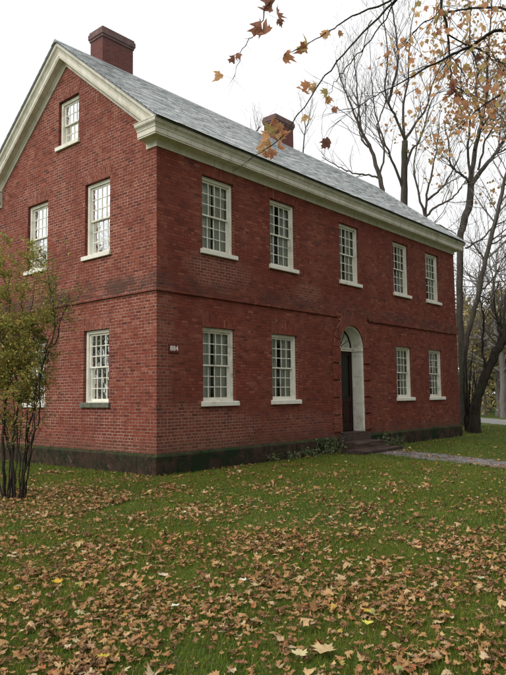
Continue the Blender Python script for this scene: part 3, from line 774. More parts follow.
def leaf_cloud(name, T, size, mat, parent, rng, variants=6, curl=(.2, .7), fold=(.0, .4), tilt=None, kind=5, hang=False):
    T = np.asarray(T, float); n_ = len(T); rs = random.Random(int(rng.integers(1e6)))
    outs = [lobed(rs, rs.uniform(*curl)*rs.choice((-1, 1, 1)), rs.uniform(*fold)*rs.choice((-1, 1)), kind) for _ in range(variants)]
    tv = np.stack([o[0] for o in outs])[rng.integers(0, variants, n_)]
    M_ = rot_rand(n_, rng, tilt)
    if hang:   # tip (+y) points mostly down
        y = rng.normal(size=(n_, 3))*.45+np.array([0, 0, -1.0]); y /= np.linalg.norm(y, axis=1)[:, None]
        a = rng.normal(size=(n_, 3)); x = a-y*np.sum(a*y, 1)[:, None]; x /= np.linalg.norm(x, axis=1)[:, None]
        M_ = np.stack([x, y, np.cross(x, y)], 2)
    s = size*rng.uniform(.6, 1.25, n_) if np.isscalar(size) else size
    return np_cloud(name, tv*s[:, None, None], outs[0][1], M_, T, mat, parent)
def oval_cloud(name, T, size, mat, parent, rng, tilt=None):
    T = np.asarray(T, float); n_ = len(T); s = size*rng.uniform(.55, 1.3, n_)
    return np_cloud(name, OVAL[None]*s[:, None, None], OVALF, rot_rand(n_, rng, tilt), T, mat, parent)

# ------------------------------------------------------------------ lawn: grass blades and leaf litter
def pathdist(x, y):
    P = np.array([(7.85, -1.0), (7.1, -3.2), (6.0, -5.6), (4.2, -9.5), (3.0, -13)]); d = np.full(x.shape, 1e9)
    for a, b in zip(P[:-1], P[1:]):
        ab = b-a; t = np.clip(((x-a[0])*ab[0]+(y-a[1])*ab[1])/(ab@ab), 0, 1)
        d = np.minimum(d, np.hypot(x-a[0]-t*ab[0], y-a[1]-t*ab[1]))
    return d
def roaddist(x, y):
    P = np.array([(42, 17.4), (31, 5.4), (28.8, 3), (16, -11), (4, -24.)]); d = np.full(x.shape, 1e9)
    for a, b in zip(P[:-1], P[1:]):
        ab = b-a; t = np.clip(((x-a[0])*ab[0]+(y-a[1])*ab[1])/(ab@ab), 0, 1)
        d = np.minimum(d, np.hypot(x-a[0]-t*ab[0], y-a[1]-t*ab[1]))
    return d
def free(x, y, m_=.07):
    inh = (x > -m_) & (x < L+m_) & (y > -m_) & (y < WD+m_)
    st = (x > 6.7) & (x < 9.0) & (y > -1.15) & (y < 0)
    return ~inh & ~st & (roaddist(x, y) > 1.65)
def field(x, y, seed, sc):
    r = np.random.default_rng(seed); v = np.zeros_like(x)
    for o in range(5):
        f = sc*1.9**o
        for _ in range(4):
            a = r.uniform(0, 2*np.pi); v += math.sin(1)*np.sin(f*(x*np.cos(a)+y*np.sin(a))+r.uniform(0, 6.28))*.62**o
    return v/4
def wedge(n_, r0, r1, half, rng, pw=1.0):
    rr = (rng.uniform(0, 1, n_)*(r1**pw-r0**pw)+r0**pw)**(1/pw); th = rng.uniform(-half, half, n_)
    a = math.atan2(FW[1], FW[0])+th
    return CAM[0]+rr*np.cos(a), CAM[1]+rr*np.sin(a), rr
def grass_part(n_, r0, r1, half, hs_, ws, pw):
    x, y, rr = wedge(n_, r0, r1, half, RNG, pw)
    k = free(x, y) & ((pathdist(x, y) > .48+.30*field(x, y, 3, 2.2)) | (RNG.uniform(0, 1, n_) < .05)); x, y, rr = x[k], y[k], rr[k]; n_ = len(x)
    g = field(x, y, 5, 1.1); h = RNG.uniform(*hs_, n_)*(1+.25*g); wv = ws*(.6+RNG.uniform(0, .8, n_))*(1+rr*.06)
    a = RNG.uniform(0, 2*np.pi, n_); lean = RNG.uniform(.15, 1.1, n_)*h; b = a+np.pi/2+RNG.normal(0, .5, n_)
    ca, sa, cb, sb = np.cos(a), np.sin(a), np.cos(b), np.sin(b)
    V = np.zeros((n_, 5, 3)); z0 = -.004
    for i, (s, u, hh, ln) in enumerate(((-1, 1, 0, 0), (1, 1, 0, 0), (1, .8, .55, .35), (-1, .8, .55, .35), (0, 0, 1, 1))):
        V[:, i, 0] = x+s*u*ca*wv+cb*lean*ln; V[:, i, 1] = y+s*u*sa*wv+sb*lean*ln; V[:, i, 2] = z0+hh*h
    return V
Vs = np.concatenate([grass_part(150000, 2.6, 8.5, .62, (.022, .05), .0016, 1.6), grass_part(110000, 8.5, 17, .60, (.025, .055), .0022, 1.6), grass_part(60000, 17, 36, .55, (.035, .075), .0032, 1.3)])
ng = len(Vs); loops = (np.array([0, 1, 2, 3, 3, 2, 4])[None]+(np.arange(ng)*5)[:, None]).ravel(); starts = (np.array([0, 4])[None]+(np.arange(ng)*7)[:, None]).ravel()
tag(np_mesh('grass', Vs.reshape(-1, 3), loops, starts, None, M['grass']), 'short green lawn grass showing between fallen leaves', 'grass', kind='stuff')

def litter(n_, r0, r1, half, pw):
    x, y, rr = wedge(n_, r0, r1, half, RNG, pw)
    c = .65*field(x, y, 21, 3.1)+.25*field(x, y, 22, .5)
    dh = np.hypot(np.clip(-x, 0, None)+np.clip(x-L, 0, None), np.clip(-y, 0, None))
    dens = .55+.95*c-.44*np.clip((rr-6)/7, 0, 1)
    sh = np.hypot(x+3.4, y+.9); dens = np.where(sh < 1.6, 1.0, dens)
    dens = np.where((y > -.35) & (y < 0) & (x > 0) & (x < L), dens+.25, dens)
    dens = np.where(pathdist(x, y) < .75, .85-.5*(field(x, y, 9, 1.3) > .1), dens)
    k = free(x, y, .0) & (RNG.uniform(0, 1, n_) < np.clip(dens, .07, 1))
    x, y = x[k], y[k]; return np.stack([x, y, RNG.uniform(.018, .04, len(x))], 1)
T = np.concatenate([litter(17000, 2.8, 8, .6, 2), litter(34000, 8, 16, .58, 2), litter(19000, 16, 34, .5, 2)])
dist_ = np.hypot(T[:, 0]-CAM[0], T[:, 1]-CAM[1])
n1 = len(T)
half_ = RNG.uniform(0, 1, n1) < .5
SZ = lambda m_: (.019+.046*RNG.uniform(0, 1, m_)**1.35)*np.where(RNG.uniform(0, 1, m_) < .10, 1.5, 1)
# one object: both leaf shapes are joined below
def leaf_arrays(T, kind, curl, fold, tilt, rs, variants=10):
    outs = [lobed(rs, rs.uniform(*curl)*rs.choice((-1, 1, 1)), rs.uniform(*fold)*rs.choice((-1, 1)), kind) for _ in range(variants)]
    tv = np.stack([o[0] for o in outs])[RNG.integers(0, variants, len(T))]*SZ(len(T))[:, None, None]*1.15
    V = np.einsum('nij,nkj->nki', rot_rand(len(T), RNG, tilt), tv)+T[:, None, :]
    lowest = V[:, :, 2].min(1); V[:, :, 2] += np.clip(.010-lowest, 0, None)[:, None]
    return V, outs[0][1]
allv, alll, alls = [], [], []; vo = 0; lo_ = 0
rs0 = random.Random(5)
FR = np.concatenate([litter(14000, 2.8, 9, .6, 2), litter(30000, 9, 18, .58, 2), litter(22000, 18, 34, .5, 2)])
for TT, kind in ((T[half_], 5), (T[~half_], 7), (FR, 7)):
    frag = TT is FR
    V, F_ = leaf_arrays(TT, kind, (.1, 1.5 if frag else .95), (.0, .32), .9 if frag else .36, rs0, 22)
    if frag:     # broken bits caught in the grass
        c_ = V.mean(1, keepdims=True); V = c_+(V-c_)*.36*np.array([1, 1, .8]); V[:, :, 2] -= (c_[:, :, 2]-RNG.uniform(.004, .03, (len(V), 1)))
    n_, k_ = V.shape[:2]; fl = np.array(F_).ravel(); allv.append(V.reshape(-1, 3))
    alll.append((fl[None]+(np.arange(n_)*k_)[:, None]).ravel()+vo); alls.append(np.arange(n_*len(F_))*3+lo_); vo += n_*k_; lo_ += n_*len(fl)
tag(np_mesh('leaf_litter', np.concatenate(allv), np.concatenate(alll), np.concatenate(alls), None, M['litter']), 'brown curled fallen leaves scattered over the lawn', 'leaf litter', kind='stuff')

# distinctive single leaves one can point to
def flatcol(name, c): return simple(name, c, tuple(x*.8 for x in c), 30, .6, .3, .003)
single = [(325, 652, .135, (.46, .34, .17), 'large pale tan maple leaf lying flat on the lawn, biggest leaf of the foreground'),
          (300, 655, .085, (.50, .42, .22), 'pale yellow tan leaf just left of the large tan maple leaf'),
          (57, 583, .085, (.50, .30, .03), 'bright golden yellow leaf on the lawn in the left foreground'),
          (367, 612, .07, (.50, .32, .03), 'golden leaf just above the lemon yellow one in the right foreground'),
          (368, 624, .07, (.55, .52, .10), 'lemon yellow leaf below a golden leaf in the right foreground'),
          (408, 574, .07, (.45, .15, .03), 'small bright orange leaf between the brown ones on the right lawn'),
          (184, 513, .06, (.62, .60, .50), 'whitish leaf lying on the open grass in the middle distance'),
          (175, 607, .06, (.62, .62, .50), 'small cream white leaf on bare green grass left of the centre'),
          (164, 576, .08, (.55, .45, .33), 'light beige leaf standing out among the brown leaves near the centre'),
          (481, 579, .06, (.36, .42, .24), 'pale green leaf near the right edge of the lawn'),
          (104, 658, .065, (.45, .36, .04), 'yellow leaf in the bottom left of the lawn'),
          (243, 581, .06, (.62, .58, .46), 'off white leaf between brown leaves below the centre of the lawn')]
for i, (px, py, s, c, lb) in enumerate(single):
    P = ground_at(px, py, .035); rs = random.Random(100+i)
    tv, tf = lobed(rs, .16, .10, 5)
    Rz = Matrix.Rotation(rs.uniform(0, 6.28), 3, 'Z') @ Matrix.Rotation(rs.uniform(-.1, .1), 3, 'X')
    mb = MB(); mb.add([Rz @ Vector(v*s*1.1) for v in tv], tf)
    st = Rz @ Vector((0, -.42*s, 0)); e = Rz @ Vector((.05*s, -1.0*s, .1*s)); w_ = .0012
    mb.add([st+Vector((w_, 0, 0)), st-Vector((w_, 0, 0)), e-Vector((w_, 0, 0)), e+Vector((w_, 0, 0))], [(0, 1, 2, 3)])
    o = mb.build('fallen_leaf', flatcol('single_leaf', c), recalc=False)
    o.location = P; z_ = min((v.co.z for v in o.data.vertices)); o.location.z = .045-z_*.5
    tag(o, lb, 'leaf', 'brightly coloured fallen leaves')

# ------------------------------------------------------------------ trees
def guide(tb, pts, rads, depth, base=None, sub=5, wob=.02, n=7, dj=0, rs=random, tips=None, twigs=0, tl=1.5, td=2, up=.3, tr=.35):
    """limb laid along landmark sight lines at its own distance"""
    P = []
    for i, (px, py) in enumerate(pts):
        P.append(at(px, py, depth+(dj*i if np.isscalar(dj) else dj[i])))
    if base is not None: P = [np.array(base, float)]+P
    o, r = smooth_path(P, rads, sub, wob, rs); tb.tube(o, r, n)
    if twigs:
        i0 = len(o)//4 if base is None else len(o)//2
        for _ in range(twigs):
            i = rs.randint(i0, len(o)-2); d = unit(o[i+1]-o[i]); a = rs.uniform(0, 6.28)
            side = unit(np.cross(d, [math.cos(a), math.sin(a), .2]))
            grow(tb2, o[i], unit(d*.75+side*.75+np.array([0, 0, .25])), tl*rs.uniform(.6, 1.3), r[i]*tr+.004, td, rs, tips if tips is not None else [], up)
    return o, r

def tree_root(name, P, label, cat='tree', group=None):
    return tag(empty(name, (float(P[0]), float(P[1]), 0)), label, cat, group)
TG = 'tall bare trees behind the house'
# forked tree above the ridge
rs = random.Random(31)
D = 36.; b = at(404.5, 200, D); root = tree_root('bare_tree', b, 'tall bare forked tree standing behind the roof, its trunk splitting just above the ridge', group=TG)
tb, tb2, tips = Tubes(), Tubes(), []
guide(tb, [(404.5, 240), (404.5, 180), (405, 141)], [.30, .22, .19, .17], D, base=(b[0], b[1], -.1), n=8)
for pts in ([(405, 141), (396, 118), (388, 103), (385, 85), (388, 60), (384, 20), (380, -30)], [(388, 103), (397, 70), (397, 40), (392, 8), (389, -30)],
            [(405, 141), (414, 126), (426, 108), (434, 80), (446, 50), (452, 10)], [(405, 141), (403, 110), (408, 80), (410, 40), (416, 0)], [(404, 175), (412, 150), (420, 140), (432, 100), (440, 92)],
            [(404, 190), (394, 165), (384, 140), (375, 110), (372, 80)]):
    guide(tb, pts, list(np.linspace(.085, .018, len(pts))), D, dj=rs.uniform(-.3, .3), tips=tips, twigs=13, tl=2.6, td=2, up=.5, wob=.02, n=5)
tb.build('trunk', M['bark'], root); tb2.build('crown', M['bark_far'], root)
# slimmer tree to its left
D = 33.5; b = at(382, 200, D); root = tree_root('bare_tree', b, 'slender bare tree leaning left, next left of the forked one behind the roof', group=TG)
tb, tb2, tips = Tubes(), Tubes(), []
guide(tb, [(384, 230), (380, 178), (371, 150), (361, 129), (352, 108), (343, 85), (336, 60)], [.18, .13, .12, .09, .07, .05, .035, .02], D, base=(b[0], b[1], -.1), n=7, tips=tips, twigs=14, tl=2.4, up=.5)
for pts in ([(380, 176), (384, 150), (378, 125), (386, 100), (388, 80)], [(361, 129), (358, 100), (356, 75), (354, 55)], [(371, 150), (362, 140), (358, 120), (362, 90)], [(380, 178), (366, 175), (350, 172), (336, 165), (322, 157)]):
    guide(tb, pts, list(np.linspace(.06, .018, len(pts))), D, dj=rs.uniform(-.25, .25), tips=tips, twigs=9, tl=2.0, td=2, up=.5, wob=.02, n=5)
tb.build('trunk', M['bark'], root); tb2.build('crown', M['bark_far'], root)
# small tree whose limbs fan out over the far eave
D = 34.5; b = at(426, 240, D); root = tree_root('bare_tree', b, 'low bare tree fanning out beside the far end of the slate roof', group=TG)
tb, tb2, tips = Tubes(), Tubes(), []
guide(tb, [(426, 260), (425, 217)], [.20, .15, .12], D, base=(b[0], b[1], -.1))
for pts in ([(425, 217), (427, 195), (433, 168), (438, 140), (440, 110)], [(425, 217), (436, 207), (450, 200), (460, 190), (466, 180)], [(427, 200), (440, 190), (452, 172), (462, 150)], [(425, 222), (440, 226), (456, 234)], [(425, 217), (418, 190), (414, 165), (418, 140)]):
    guide(tb, pts, list(np.linspace(.075, .02, len(pts))), D, dj=rs.uniform(-.3, .3), tips=tips, twigs=8, tl=1.7, td=2, up=.5, wob=.02, n=5)
tb.build('trunk', M['bark'], root); tb2.build('crown', M['bark_far'], root)
# big tree just beyond the far corner, orange crown
gb = ground_at(464, 425); D = depth_of(gb); root = tree_root('autumn_tree', gb, 'big grey tree rising past the far corner of the house with a rusty orange crown', group='large trees at the right end of the house')
tb, tb2, tips = Tubes(), Tubes(), []
guide(tb, [(463.5, 380), (460, 317), (460.5, 243), (463.5, 224), (469, 205), (471, 182)], [.30, .23, .18, .17, .19, .19, .17], D, base=(gb[0], gb[1], -.1), n=9)
for pts, r0 in (([(471, 182), (475, 150), (482, 120), (487, 95), (488, 55), (491, 20), (494, -20)], .15), ([(471, 185), (484, 168), (497, 152), (510, 128), (530, 100)], .14), ([(470, 186), (466, 178), (458, 172), (451, 165), (449, 148), (444, 120)], .08),
                ([(475, 150), (480, 130), (495, 110), (508, 90)], .08), ([(482, 120), (476, 95), (478, 70), (470, 40), (472, 5)], .08), ([(471, 182), (468, 150), (470, 120), (462, 95), (460, 60)], .08), ([(478, 170), (486, 140), (500, 118), (512, 100)], .06), ([(466, 248), (480, 240), (494, 226), (512, 218)], .06)):
    guide(tb, pts, list(np.linspace(r0, .025, len(pts))), D, dj=rs.uniform(-.35, .35), tips=tips, twigs=12, tl=2.2, td=2, up=.4, wob=.02, n=6)
tb.build('trunk', M['bark'], root); br_ = tb2.build('twigs', M['bark_far'], root)
cand = [t[0] for t in tips if t[2] <= 1]
def pix(P):
    d = np.asarray(P)-CAM; z = d@FW; return 253+FPX*(d@RT)/z, 337.5-FPX*(d@UP)/z
sel = []
for q in cand:
    x_, y_ = pix(q)
    clump = math.sin(q[0]*1.7+2)*math.sin(q[1]*1.9)*math.sin(q[2]*1.4+1)
    pr_ = .9 if clump > .1 else .22
    if q[2] > 12 and rs.random() < pr_*.45: sel += [q+np.array([rs.gauss(0, .18) for _ in range(3)]) for _ in range(3)]
leaf_cloud('crown', sel, .15, M['mid_leaf'], root, RNG)
# second leaning trunk right of it
root = tree_root('bare_tree', ground_at(467, 426), 'thin bare trunk leaning right out of the same clump beyond the far corner', group='large trees at the right end of the house')
gb = ground_at(467, 426.5); D = depth_of(gb); tb, tb2, tips = Tubes(), Tubes(), []
guide(tb, [(463.5, 385), (465.5, 345), (477, 300), (486, 260), (497, 214), (505, 180), (514, 140), (520, 100)], [.20, .15, .14, .13, .12, .11, .09, .06, .03], D, base=(gb[0], gb[1], -.1), n=8, tips=tips, twigs=20, tl=2.6, up=.3)
for pts in ([(478, 296), (488, 300), (500, 320)], [(486, 262), (478, 250), (470, 240)], [(490, 245), (500, 240), (515, 228)], [(480, 290), (492, 280), (508, 250)]):
    guide(tb, pts, list(np.linspace(.05, .02, len(pts))), D, tips=tips, twigs=9, tl=2.2, td=2, up=.2, wob=.02, n=5)
tb.build('trunk', M['bark'], root); tb2.build('crown', M['bark_far'], root)
# thick crooked leaning tree
gb = ground_at(474, 433); D = depth_of(gb); root = tree_root('leaning_tree', gb, 'thick dark crooked trunk leaning out to the right from the corner of the house', group='large trees at the right end of the house')
tb, tb2, tips = Tubes(), Tubes(), []
guide(tb, [(475, 415), (478, 396), (486, 374), (497, 352), (508, 332), (526, 306), (552, 262), (566, 200)], [.30, .22, .20, .19, .19, .17, .14, .10, .04], D, base=(gb[0], gb[1], -.1), n=9, tips=tips, twigs=16, tl=2.4, up=.5)
for pts in ([(497, 352), (500, 330), (494, 305), (500, 280)], [(486, 374), (482, 350), (484, 320), (480, 300)]):
    guide(tb, pts, [.07, .05, .035, .02], D, tips=tips, twigs=8, tl=1.6, wob=.04, n=5)
tb.build('trunk', M['bark_dark'], root); tb2.build('crown', M['bark'], root)
# bare shrub stems at its foot
gb = ground_at(469, 431); D = depth_of(gb); root = tree_root('bare_shrub', gb, 'leafless many-stemmed shrub at the foot of the leaning trunk by the house corner', 'shrub')
tb, tb2, tips = Tubes(), Tubes(), []
for i in range(15):
    x0 = rs.uniform(465, 474); x1 = x0+rs.uniform(-4, 14); tp = rs.uniform(330, 400)
    P0 = ground_at(x0, 430+rs.uniform(-1, 2))
    o, r = smooth_path([P0-np.array([0, 0, .05]), at((x0+x1)/2+rs.uniform(-2, 2), (430+tp)/2, D+rs.uniform(-.4, .4)), at(x1, tp, D+rs.uniform(-.8, .8))], [.035, .025, .012], 5, .02, rs)
    tb.tube(o, r, 5)
    for _ in range(4):
        j = rs.randint(4, len(o)-1); grow(tb2, o[j], [rs.gauss(0, .4), rs.gauss(0, .4), 1], rs.uniform(.5, 1.1), .01, 1, rs, tips, .3)
tb.build('stems', M['bark_dark'], root); tb2.build('twigs', M['bark'], root)
# low trees whose twig tops show above the ridge
for (px, dd, top, lb) in ((256, 30, 126, 'bare tree top showing as fine twigs behind the ridge left of the far chimney'), (303, 31, 116, 'bare tree top showing as fine twigs behind the ridge right of the far chimney')):
    b = at(px, 150, dd); tp = at(px+4, top, dd); root = tree_root('bare_tree', b, lb, group=TG)
    tb, tb2, tips = Tubes(), Tubes(), []
    o, r = smooth_path([(b[0], b[1], -.1), (b[0]+.2, b[1]+.1, 3), (b[0]-.1, b[1]+.2, 7), b, tp], [.15, .12, .08, .035, .01], 5, .03, rs); tb.tube(o, r, 7)
    for _ in range(15):
        i = rs.randint(len(o)//2, len(o)-2); a = rs.uniform(0, 6.28)
        grow(tb2, o[i], unit(np.array([math.cos(a)*.6, math.sin(a)*.6, .9])), rs.uniform(.9, 1.6), .014, 2, rs, tips, .5, .6, rmin=.0035)
    tb.build('trunk', M['bark'], root); tb2.build('crown', M['bark_far'], root)

# background belt of thickets and trees (three kinds, then copies)
def bg_proto(kind, seed, P, label, group):
    rs = random.Random(seed); rng = np.random.default_rng(seed)
    root = tree_root({0: 'golden_tree', 1: 'evergreen_tree', 2: 'bare_thicket_tree'}[kind], P, label, group=group)
    tb, tb2, tips = Tubes(), Tubes(), []
    H = {0: 8.5, 1: 7.0, 2: 13.0}[kind]; base = np.array([P[0], P[1], 0.])
    o, r = smooth_path([base-[0, 0, .1], base+[.2, 0, H*.3], base+[-.1, .3, H*.6], base+[.2, 0, H*.85]], [.24, .19, .12, .05], 5, .04, rs); tb.tube(o, r, 7)
    for _ in range(34 if kind == 2 else 24):
        i = rs.randint(4, len(o)-1); a = rs.uniform(0, 6.28)
        grow(tb2, o[i], [math.cos(a), math.sin(a), rs.uniform(.1, .9)], H*rs.uniform(.2, .34), r[i]*.4+.01, 2, rs, tips, .3, .7, rmin=.009)
    if kind != 2:
        low = [t[0] for t in tips]
        # low drooping foliage down to the ground for the bushes
        sel = []
        for q in low:
            if math.sin(q[0]*1.3+seed)*math.sin(q[1]*1.5)*math.sin(q[2]*1.7) > -.25:
                sel += [q+rng.normal(0, .28, 3) for _ in range(3)]
        for _ in range(900 if kind == 1 else 500):
            a = rng.uniform(0, 6.28); rr = H*.33*math.sqrt(rng.uniform(.1, 1)); z = rng.uniform(.2, H*.35)
            sel.append(base+[rr*math.cos(a), rr*math.sin(a), z])
        tb.build('trunk', M['bark_far'], root); tb2.build('branches', M['bark_far'], root)
        oval_cloud('crown', sel, .30, M['far_leaf'] if kind == 0 else M['far_leaf_green'], root, rng)
    else:
        tb.build('trunk', M['bark_far'], root); tb2.build('crown', M['bark_far'], root)
    return root
def copy_tree(o, parent=None):
    c = o.copy(); COL.objects.link(c); c.parent = parent
    for ch in o.children: copy_tree(ch, c)
    return c
BG = 'trees of the far background'
spots = {0: [(498, 47, 'golden olive tree across the lawn behind the leaning trunk'), (478, 56, 'golden tree seen in the gap between the clump of trunks and the leaning one'), (540, 52, None), (590, 58, None)],
         1: [(489, 60, 'low dark green bushy tree at the far side of the pale road'), (515, 66, 'dark green tree at the far right edge beyond the road'), (464, 62, None)],
         2: [(503, 44, 'bare hazy tree with a pale straight trunk across the road at the right edge'), (484, 50, 'bare hazy tree far behind the leaning trunks'), (468, 54, 'farthest bare tree just past the corner of the house'), (530, 56, None), (438, 50, None)]}
for kind, lst in spots.items():
    proto = None
    for i, (px, dd, lb) in enumerate(lst):
        P = at(px, 405, dd); lb = lb or {0: 'golden background tree out beyond the right side of the lawn, ', 1: 'green background tree behind the far end of the house, ', 2: 'bare background tree beyond the house, '}[kind]+('nearer one' if dd < 55 else 'farther one')
        if proto is None: proto = bg_proto(kind, 50+kind, P, lb, BG)
        else:
            c = copy_tree(proto); c.location = (P[0], P[1], 0); c.rotation_euler.z = i*1.9; c.scale = (1, 1, 1) if i % 2 else (.85, .85, .9); c['label'] = lb

protos = {}
for o in list(COL.objects):
    if o.parent is None and o.get('group') == BG and o.name in ('golden_tree', 'evergreen_tree', 'bare_thicket_tree'): protos[o.name] = o
for i, (nm, x, y, s_) in enumerate([('evergreen_tree', -5, -22, 2.1), ('golden_tree', 4, -20, 1.9), ('evergreen_tree', 12, -21, 2.3), ('golden_tree', 20, -19, 2.0), ('evergreen_tree', 28, -20, 2.4), ('golden_tree', 37, -18, 2.1), ('evergreen_tree', 47, -19, 2.5),
                                    ('golden_tree', -19, 21, 1.6), ('evergreen_tree', -14, 24, 1.2), ('evergreen_tree', -26, 13, 1.5), ('golden_tree', -10, 31, 1.3), ('evergreen_tree', -20, 33, 1.7), ('golden_tree', -31, 22, 1.6)]):
    c = copy_tree(protos[nm]); c.location = (x, y, 0); c.scale = (s_, s_, s_); c.rotation_euler.z = i*1.3  # unseen trees, added to shade the front and block sky in the panes
    c['group'] = 'unseen trees added round the lawn to block sky light'; c['label'] = 'tall unseen tree of the row added to shade the house front' if y < 0 else 'unseen tree added off the gable side to darken its window reflections'

# ------------------------------------------------------------------ left shrub
rs = random.Random(77)
gb = ground_at(14, 500); D = depth_of(gb); shrub = tree_root('leafy_shrub', gb, 'tall many-stemmed shrub with sparse yellow green leaves before the gable wall', 'shrub')
tb, tb2, tips = Tubes(), Tubes(), []
stems = [([(5, 498), (3, 450), (5, 405), (10, 375), (22, 357), (25, 335), (22, 300), (30, 262)], .045), ([(14, 500), (13, 440), (18, 400), (16, 355), (10, 310), (4, 262)], .032), ([(21, 497), (27, 445), (34, 400), (45, 360), (56, 340), (61, 318), (70, 298)], .035),
         ([(9, 500), (10, 460), (2, 420), (-8, 380), (-20, 330), (-30, 280)], .035), ([(20, 500), (30, 450), (38, 420), (42, 370), (54, 330), (50, 290), (44, 252)], .026), ([(17, 500), (20, 460), (17, 420), (24, 370), (30, 320), (36, 280)], .022),
         ([(24, 498), (31, 455), (36, 405), (34, 360), (22, 330)], .02), ([(11, 499), (14, 450), (14, 410), (8, 360), (-4, 300)], .02), ([(7, 500), (9, 450), (4, 400), (6, 350)], .018), ([(19, 500), (24, 455), (28, 410), (27, 365), (32, 325)], .018), ([(13, 499), (17, 455), (22, 410), (12, 360)], .016), ([(23, 499), (29, 465), (31, 430), (40, 385), (38, 345)], .015), ([(2, 500), (-4, 450), (-8, 400), (2, 350), (8, 300), (14, 255)], .026),
         ([(10, 375), (2, 345), (-6, 315), (-12, 270)], .025), ([(45, 360), (48, 340), (58, 322), (68, 306)], .011)]
ends = []
for pts, r0 in stems:
    k = len(pts); dj = rs.uniform(-.12, .12)
    P = [at(px, py, D+dj*i+rs.uniform(-.04, .04)) for i, (px, py) in enumerate(pts)]
    if pts[0][1] > 480:
        P[0] = ground_at(*pts[0]); P[0][2] = -.04
    o, r = smooth_path(P, list(np.linspace(r0*.66, .004, k)), 6, .014, rs); tb.tube(o, r, 6)
    for _ in range(18):
        i = rs.randint(len(o)//3 if pts[0][1] > 480 else 1, len(o)-1); a = rs.uniform(0, 6.28)
        grow(tb2, o[i], [math.cos(a), math.sin(a), rs.uniform(.1, .9)], rs.uniform(.18, .40), .0055, 2, rs, ends, .25, .8, rmin=.0018)
tb.build('stems', M['bark_dark'], shrub); tb2.build('twigs', M['bark'], shrub)
sel = []
for q, d, dep in ends:
    x_, y_ = pix(q)
    if y_ > 455: continue
    dens = .8 if x_ < 40 else .42 if x_ < 55 else .13
    if y_ > 400: dens *= .35
    if y_ > 330 and x_ > 30: dens *= .75
    clump = math.sin(q[0]*6)*math.sin(q[1]*5+1)*math.sin(q[2]*6)
    if clump > .05: dens *= 1.5
    for _ in range(2):
        if rs.random() < dens: sel.append(q+np.array([rs.gauss(0, .03) for _ in range(3)]))
oval_cloud('leaves', sel, .048, M['shrub_leaf'], shrub, RNG)

# ------------------------------------------------------------------ weeds along the plinth
def weed(x, y, h, r_, nl, label, seed, cat='plant'):
    h *= .72; nl = nl*.62
    rs = random.Random(seed); rng = np.random.default_rng(seed); root = tag(empty('weed_clump', (x, y, 0)), label, cat, 'weeds growing along the foundation')
    tb = Tubes(); L_ = []
    for _ in range(int(nl/7)):
        a = rs.uniform(0, 6.28); q = rs.uniform(.1, 1)*r_; hh = h*rs.uniform(.4, 1)
        p0 = (x+rs.gauss(0, r_*.3), y+rs.gauss(0, .05), -.02); p1 = (p0[0]+math.cos(a)*q*.5, min(p0[1]+math.sin(a)*q*.4, -.08), hh*.6); p2 = (p0[0]+math.cos(a)*q, min(p0[1]+math.sin(a)*q*.5, -.08), hh)
        o, r = smooth_path([p0, p1, p2], [.004, .003, .0015], 4); tb.tube(o, r, 3)
        for _ in range(8):
            j = rs.randint(2, len(o)-1); L_.append(o[j]+np.array([rs.gauss(0, .035), rs.gauss(0, .02), rs.gauss(0, .025)]))
    L_ = np.array(L_); L_[:, 1] = np.minimum(L_[:, 1], -.075)
    tb.build('stems', M['weed_leaf'], root); oval_cloud('leaves', L_, .07, M['weed_leaf'], root, rng)
weed(6.15, -.22, .62, .45, 260, 'bushy green weed clump left of the door steps', 1)
weed(6.72, -.20, .72, .26, 120, 'tall thin weed right beside the upper door step on its left', 2)
weed(5.35, -.20, .42, .42, 170, 'low weed clump between the second window and the door', 3)
weed(4.45, -.18, .34, .38, 120, 'straggly low weed at the foundation under the second ground floor window', 4)
weed(3.75, -.18, .30, .30, 90, 'small pale weed at the foundation left of the second ground floor window', 5)
weed(9.25, -.20, .68, .32, 170, 'leafy weed clump on the right side of the door steps', 6)
weed(10.0, -.18, .45, .45, 160, 'dark low weed under the wall between door and fourth window', 7)
weed(9.1, -.5, .22, .25, 60, 'tiny weed at the right end of the bottom step', 8)

# ------------------------------------------------------------------ near maple: trunk off to the right, limbs reach over the view
rs = random.Random(4)
tp_ = at(660, 500, 8.0); maple = tag(empty('maple_tree', (float(tp_[0]), float(tp_[1]), 0)), 'maple tree whose thin drooping branches with orange leaves hang across the top of the view', 'tree')
tb = tb2 = Tubes(); tips = []
B0 = np.array([tp_[0], tp_[1], 0.])
o, r = smooth_path([B0-[0, 0, .1], B0+[.1, .1, 2.5], B0+[-.1, .0, 5], B0+[.2, .2, 8], B0+[.1, .5, 12]], [.32, .25, .22, .15, .05], 6, .02, rs); tb.tube(o, r, 10)
fork1 = o[12]; fork2 = o[15]
def limb(pts, rads, start=None, n=5, wob=.006, sub=6):
    P = [at(px, py, d) for px, py, d in pts]
    if start is not None: P = [start]+P
    oo, rr_ = smooth_path(P, rads, sub, wob, rs); tb.tube(oo, rr_, n); return oo
leaves_big, leaves_dark, leaves_small = [], [], []
lA = limb([(560, -90, 7), (470, -70, 5.8), (397, 0, 5.0), (350, 47, 4.8), (315, 90, 4.65), (280, 138, 4.5), (254, 156, 4.45), (232, 171, 4.4)], [.10, .05, .028, .009, .0065, .005, .004, .0025, .0015], fork1)
lB = limb([(470, -75, 5.8), (410, -12, 5.0), (352, 16, 4.8), (325, 34, 4.7), (300, 48, 4.65), (284, 55, 4.6)], [.02, .009, .006, .004, .003, .002])
lC = limb([(470, -75, 5.8), (380, -110, 5), (300, -70, 4.6), (274, -10, 4.5), (262, 19, 4.45), (250, 40, 4.45), (238, 60, 4.4), (234, 80, 4.4)], [.025, .016, .010, .006, .004, .003, .0025, .0012])
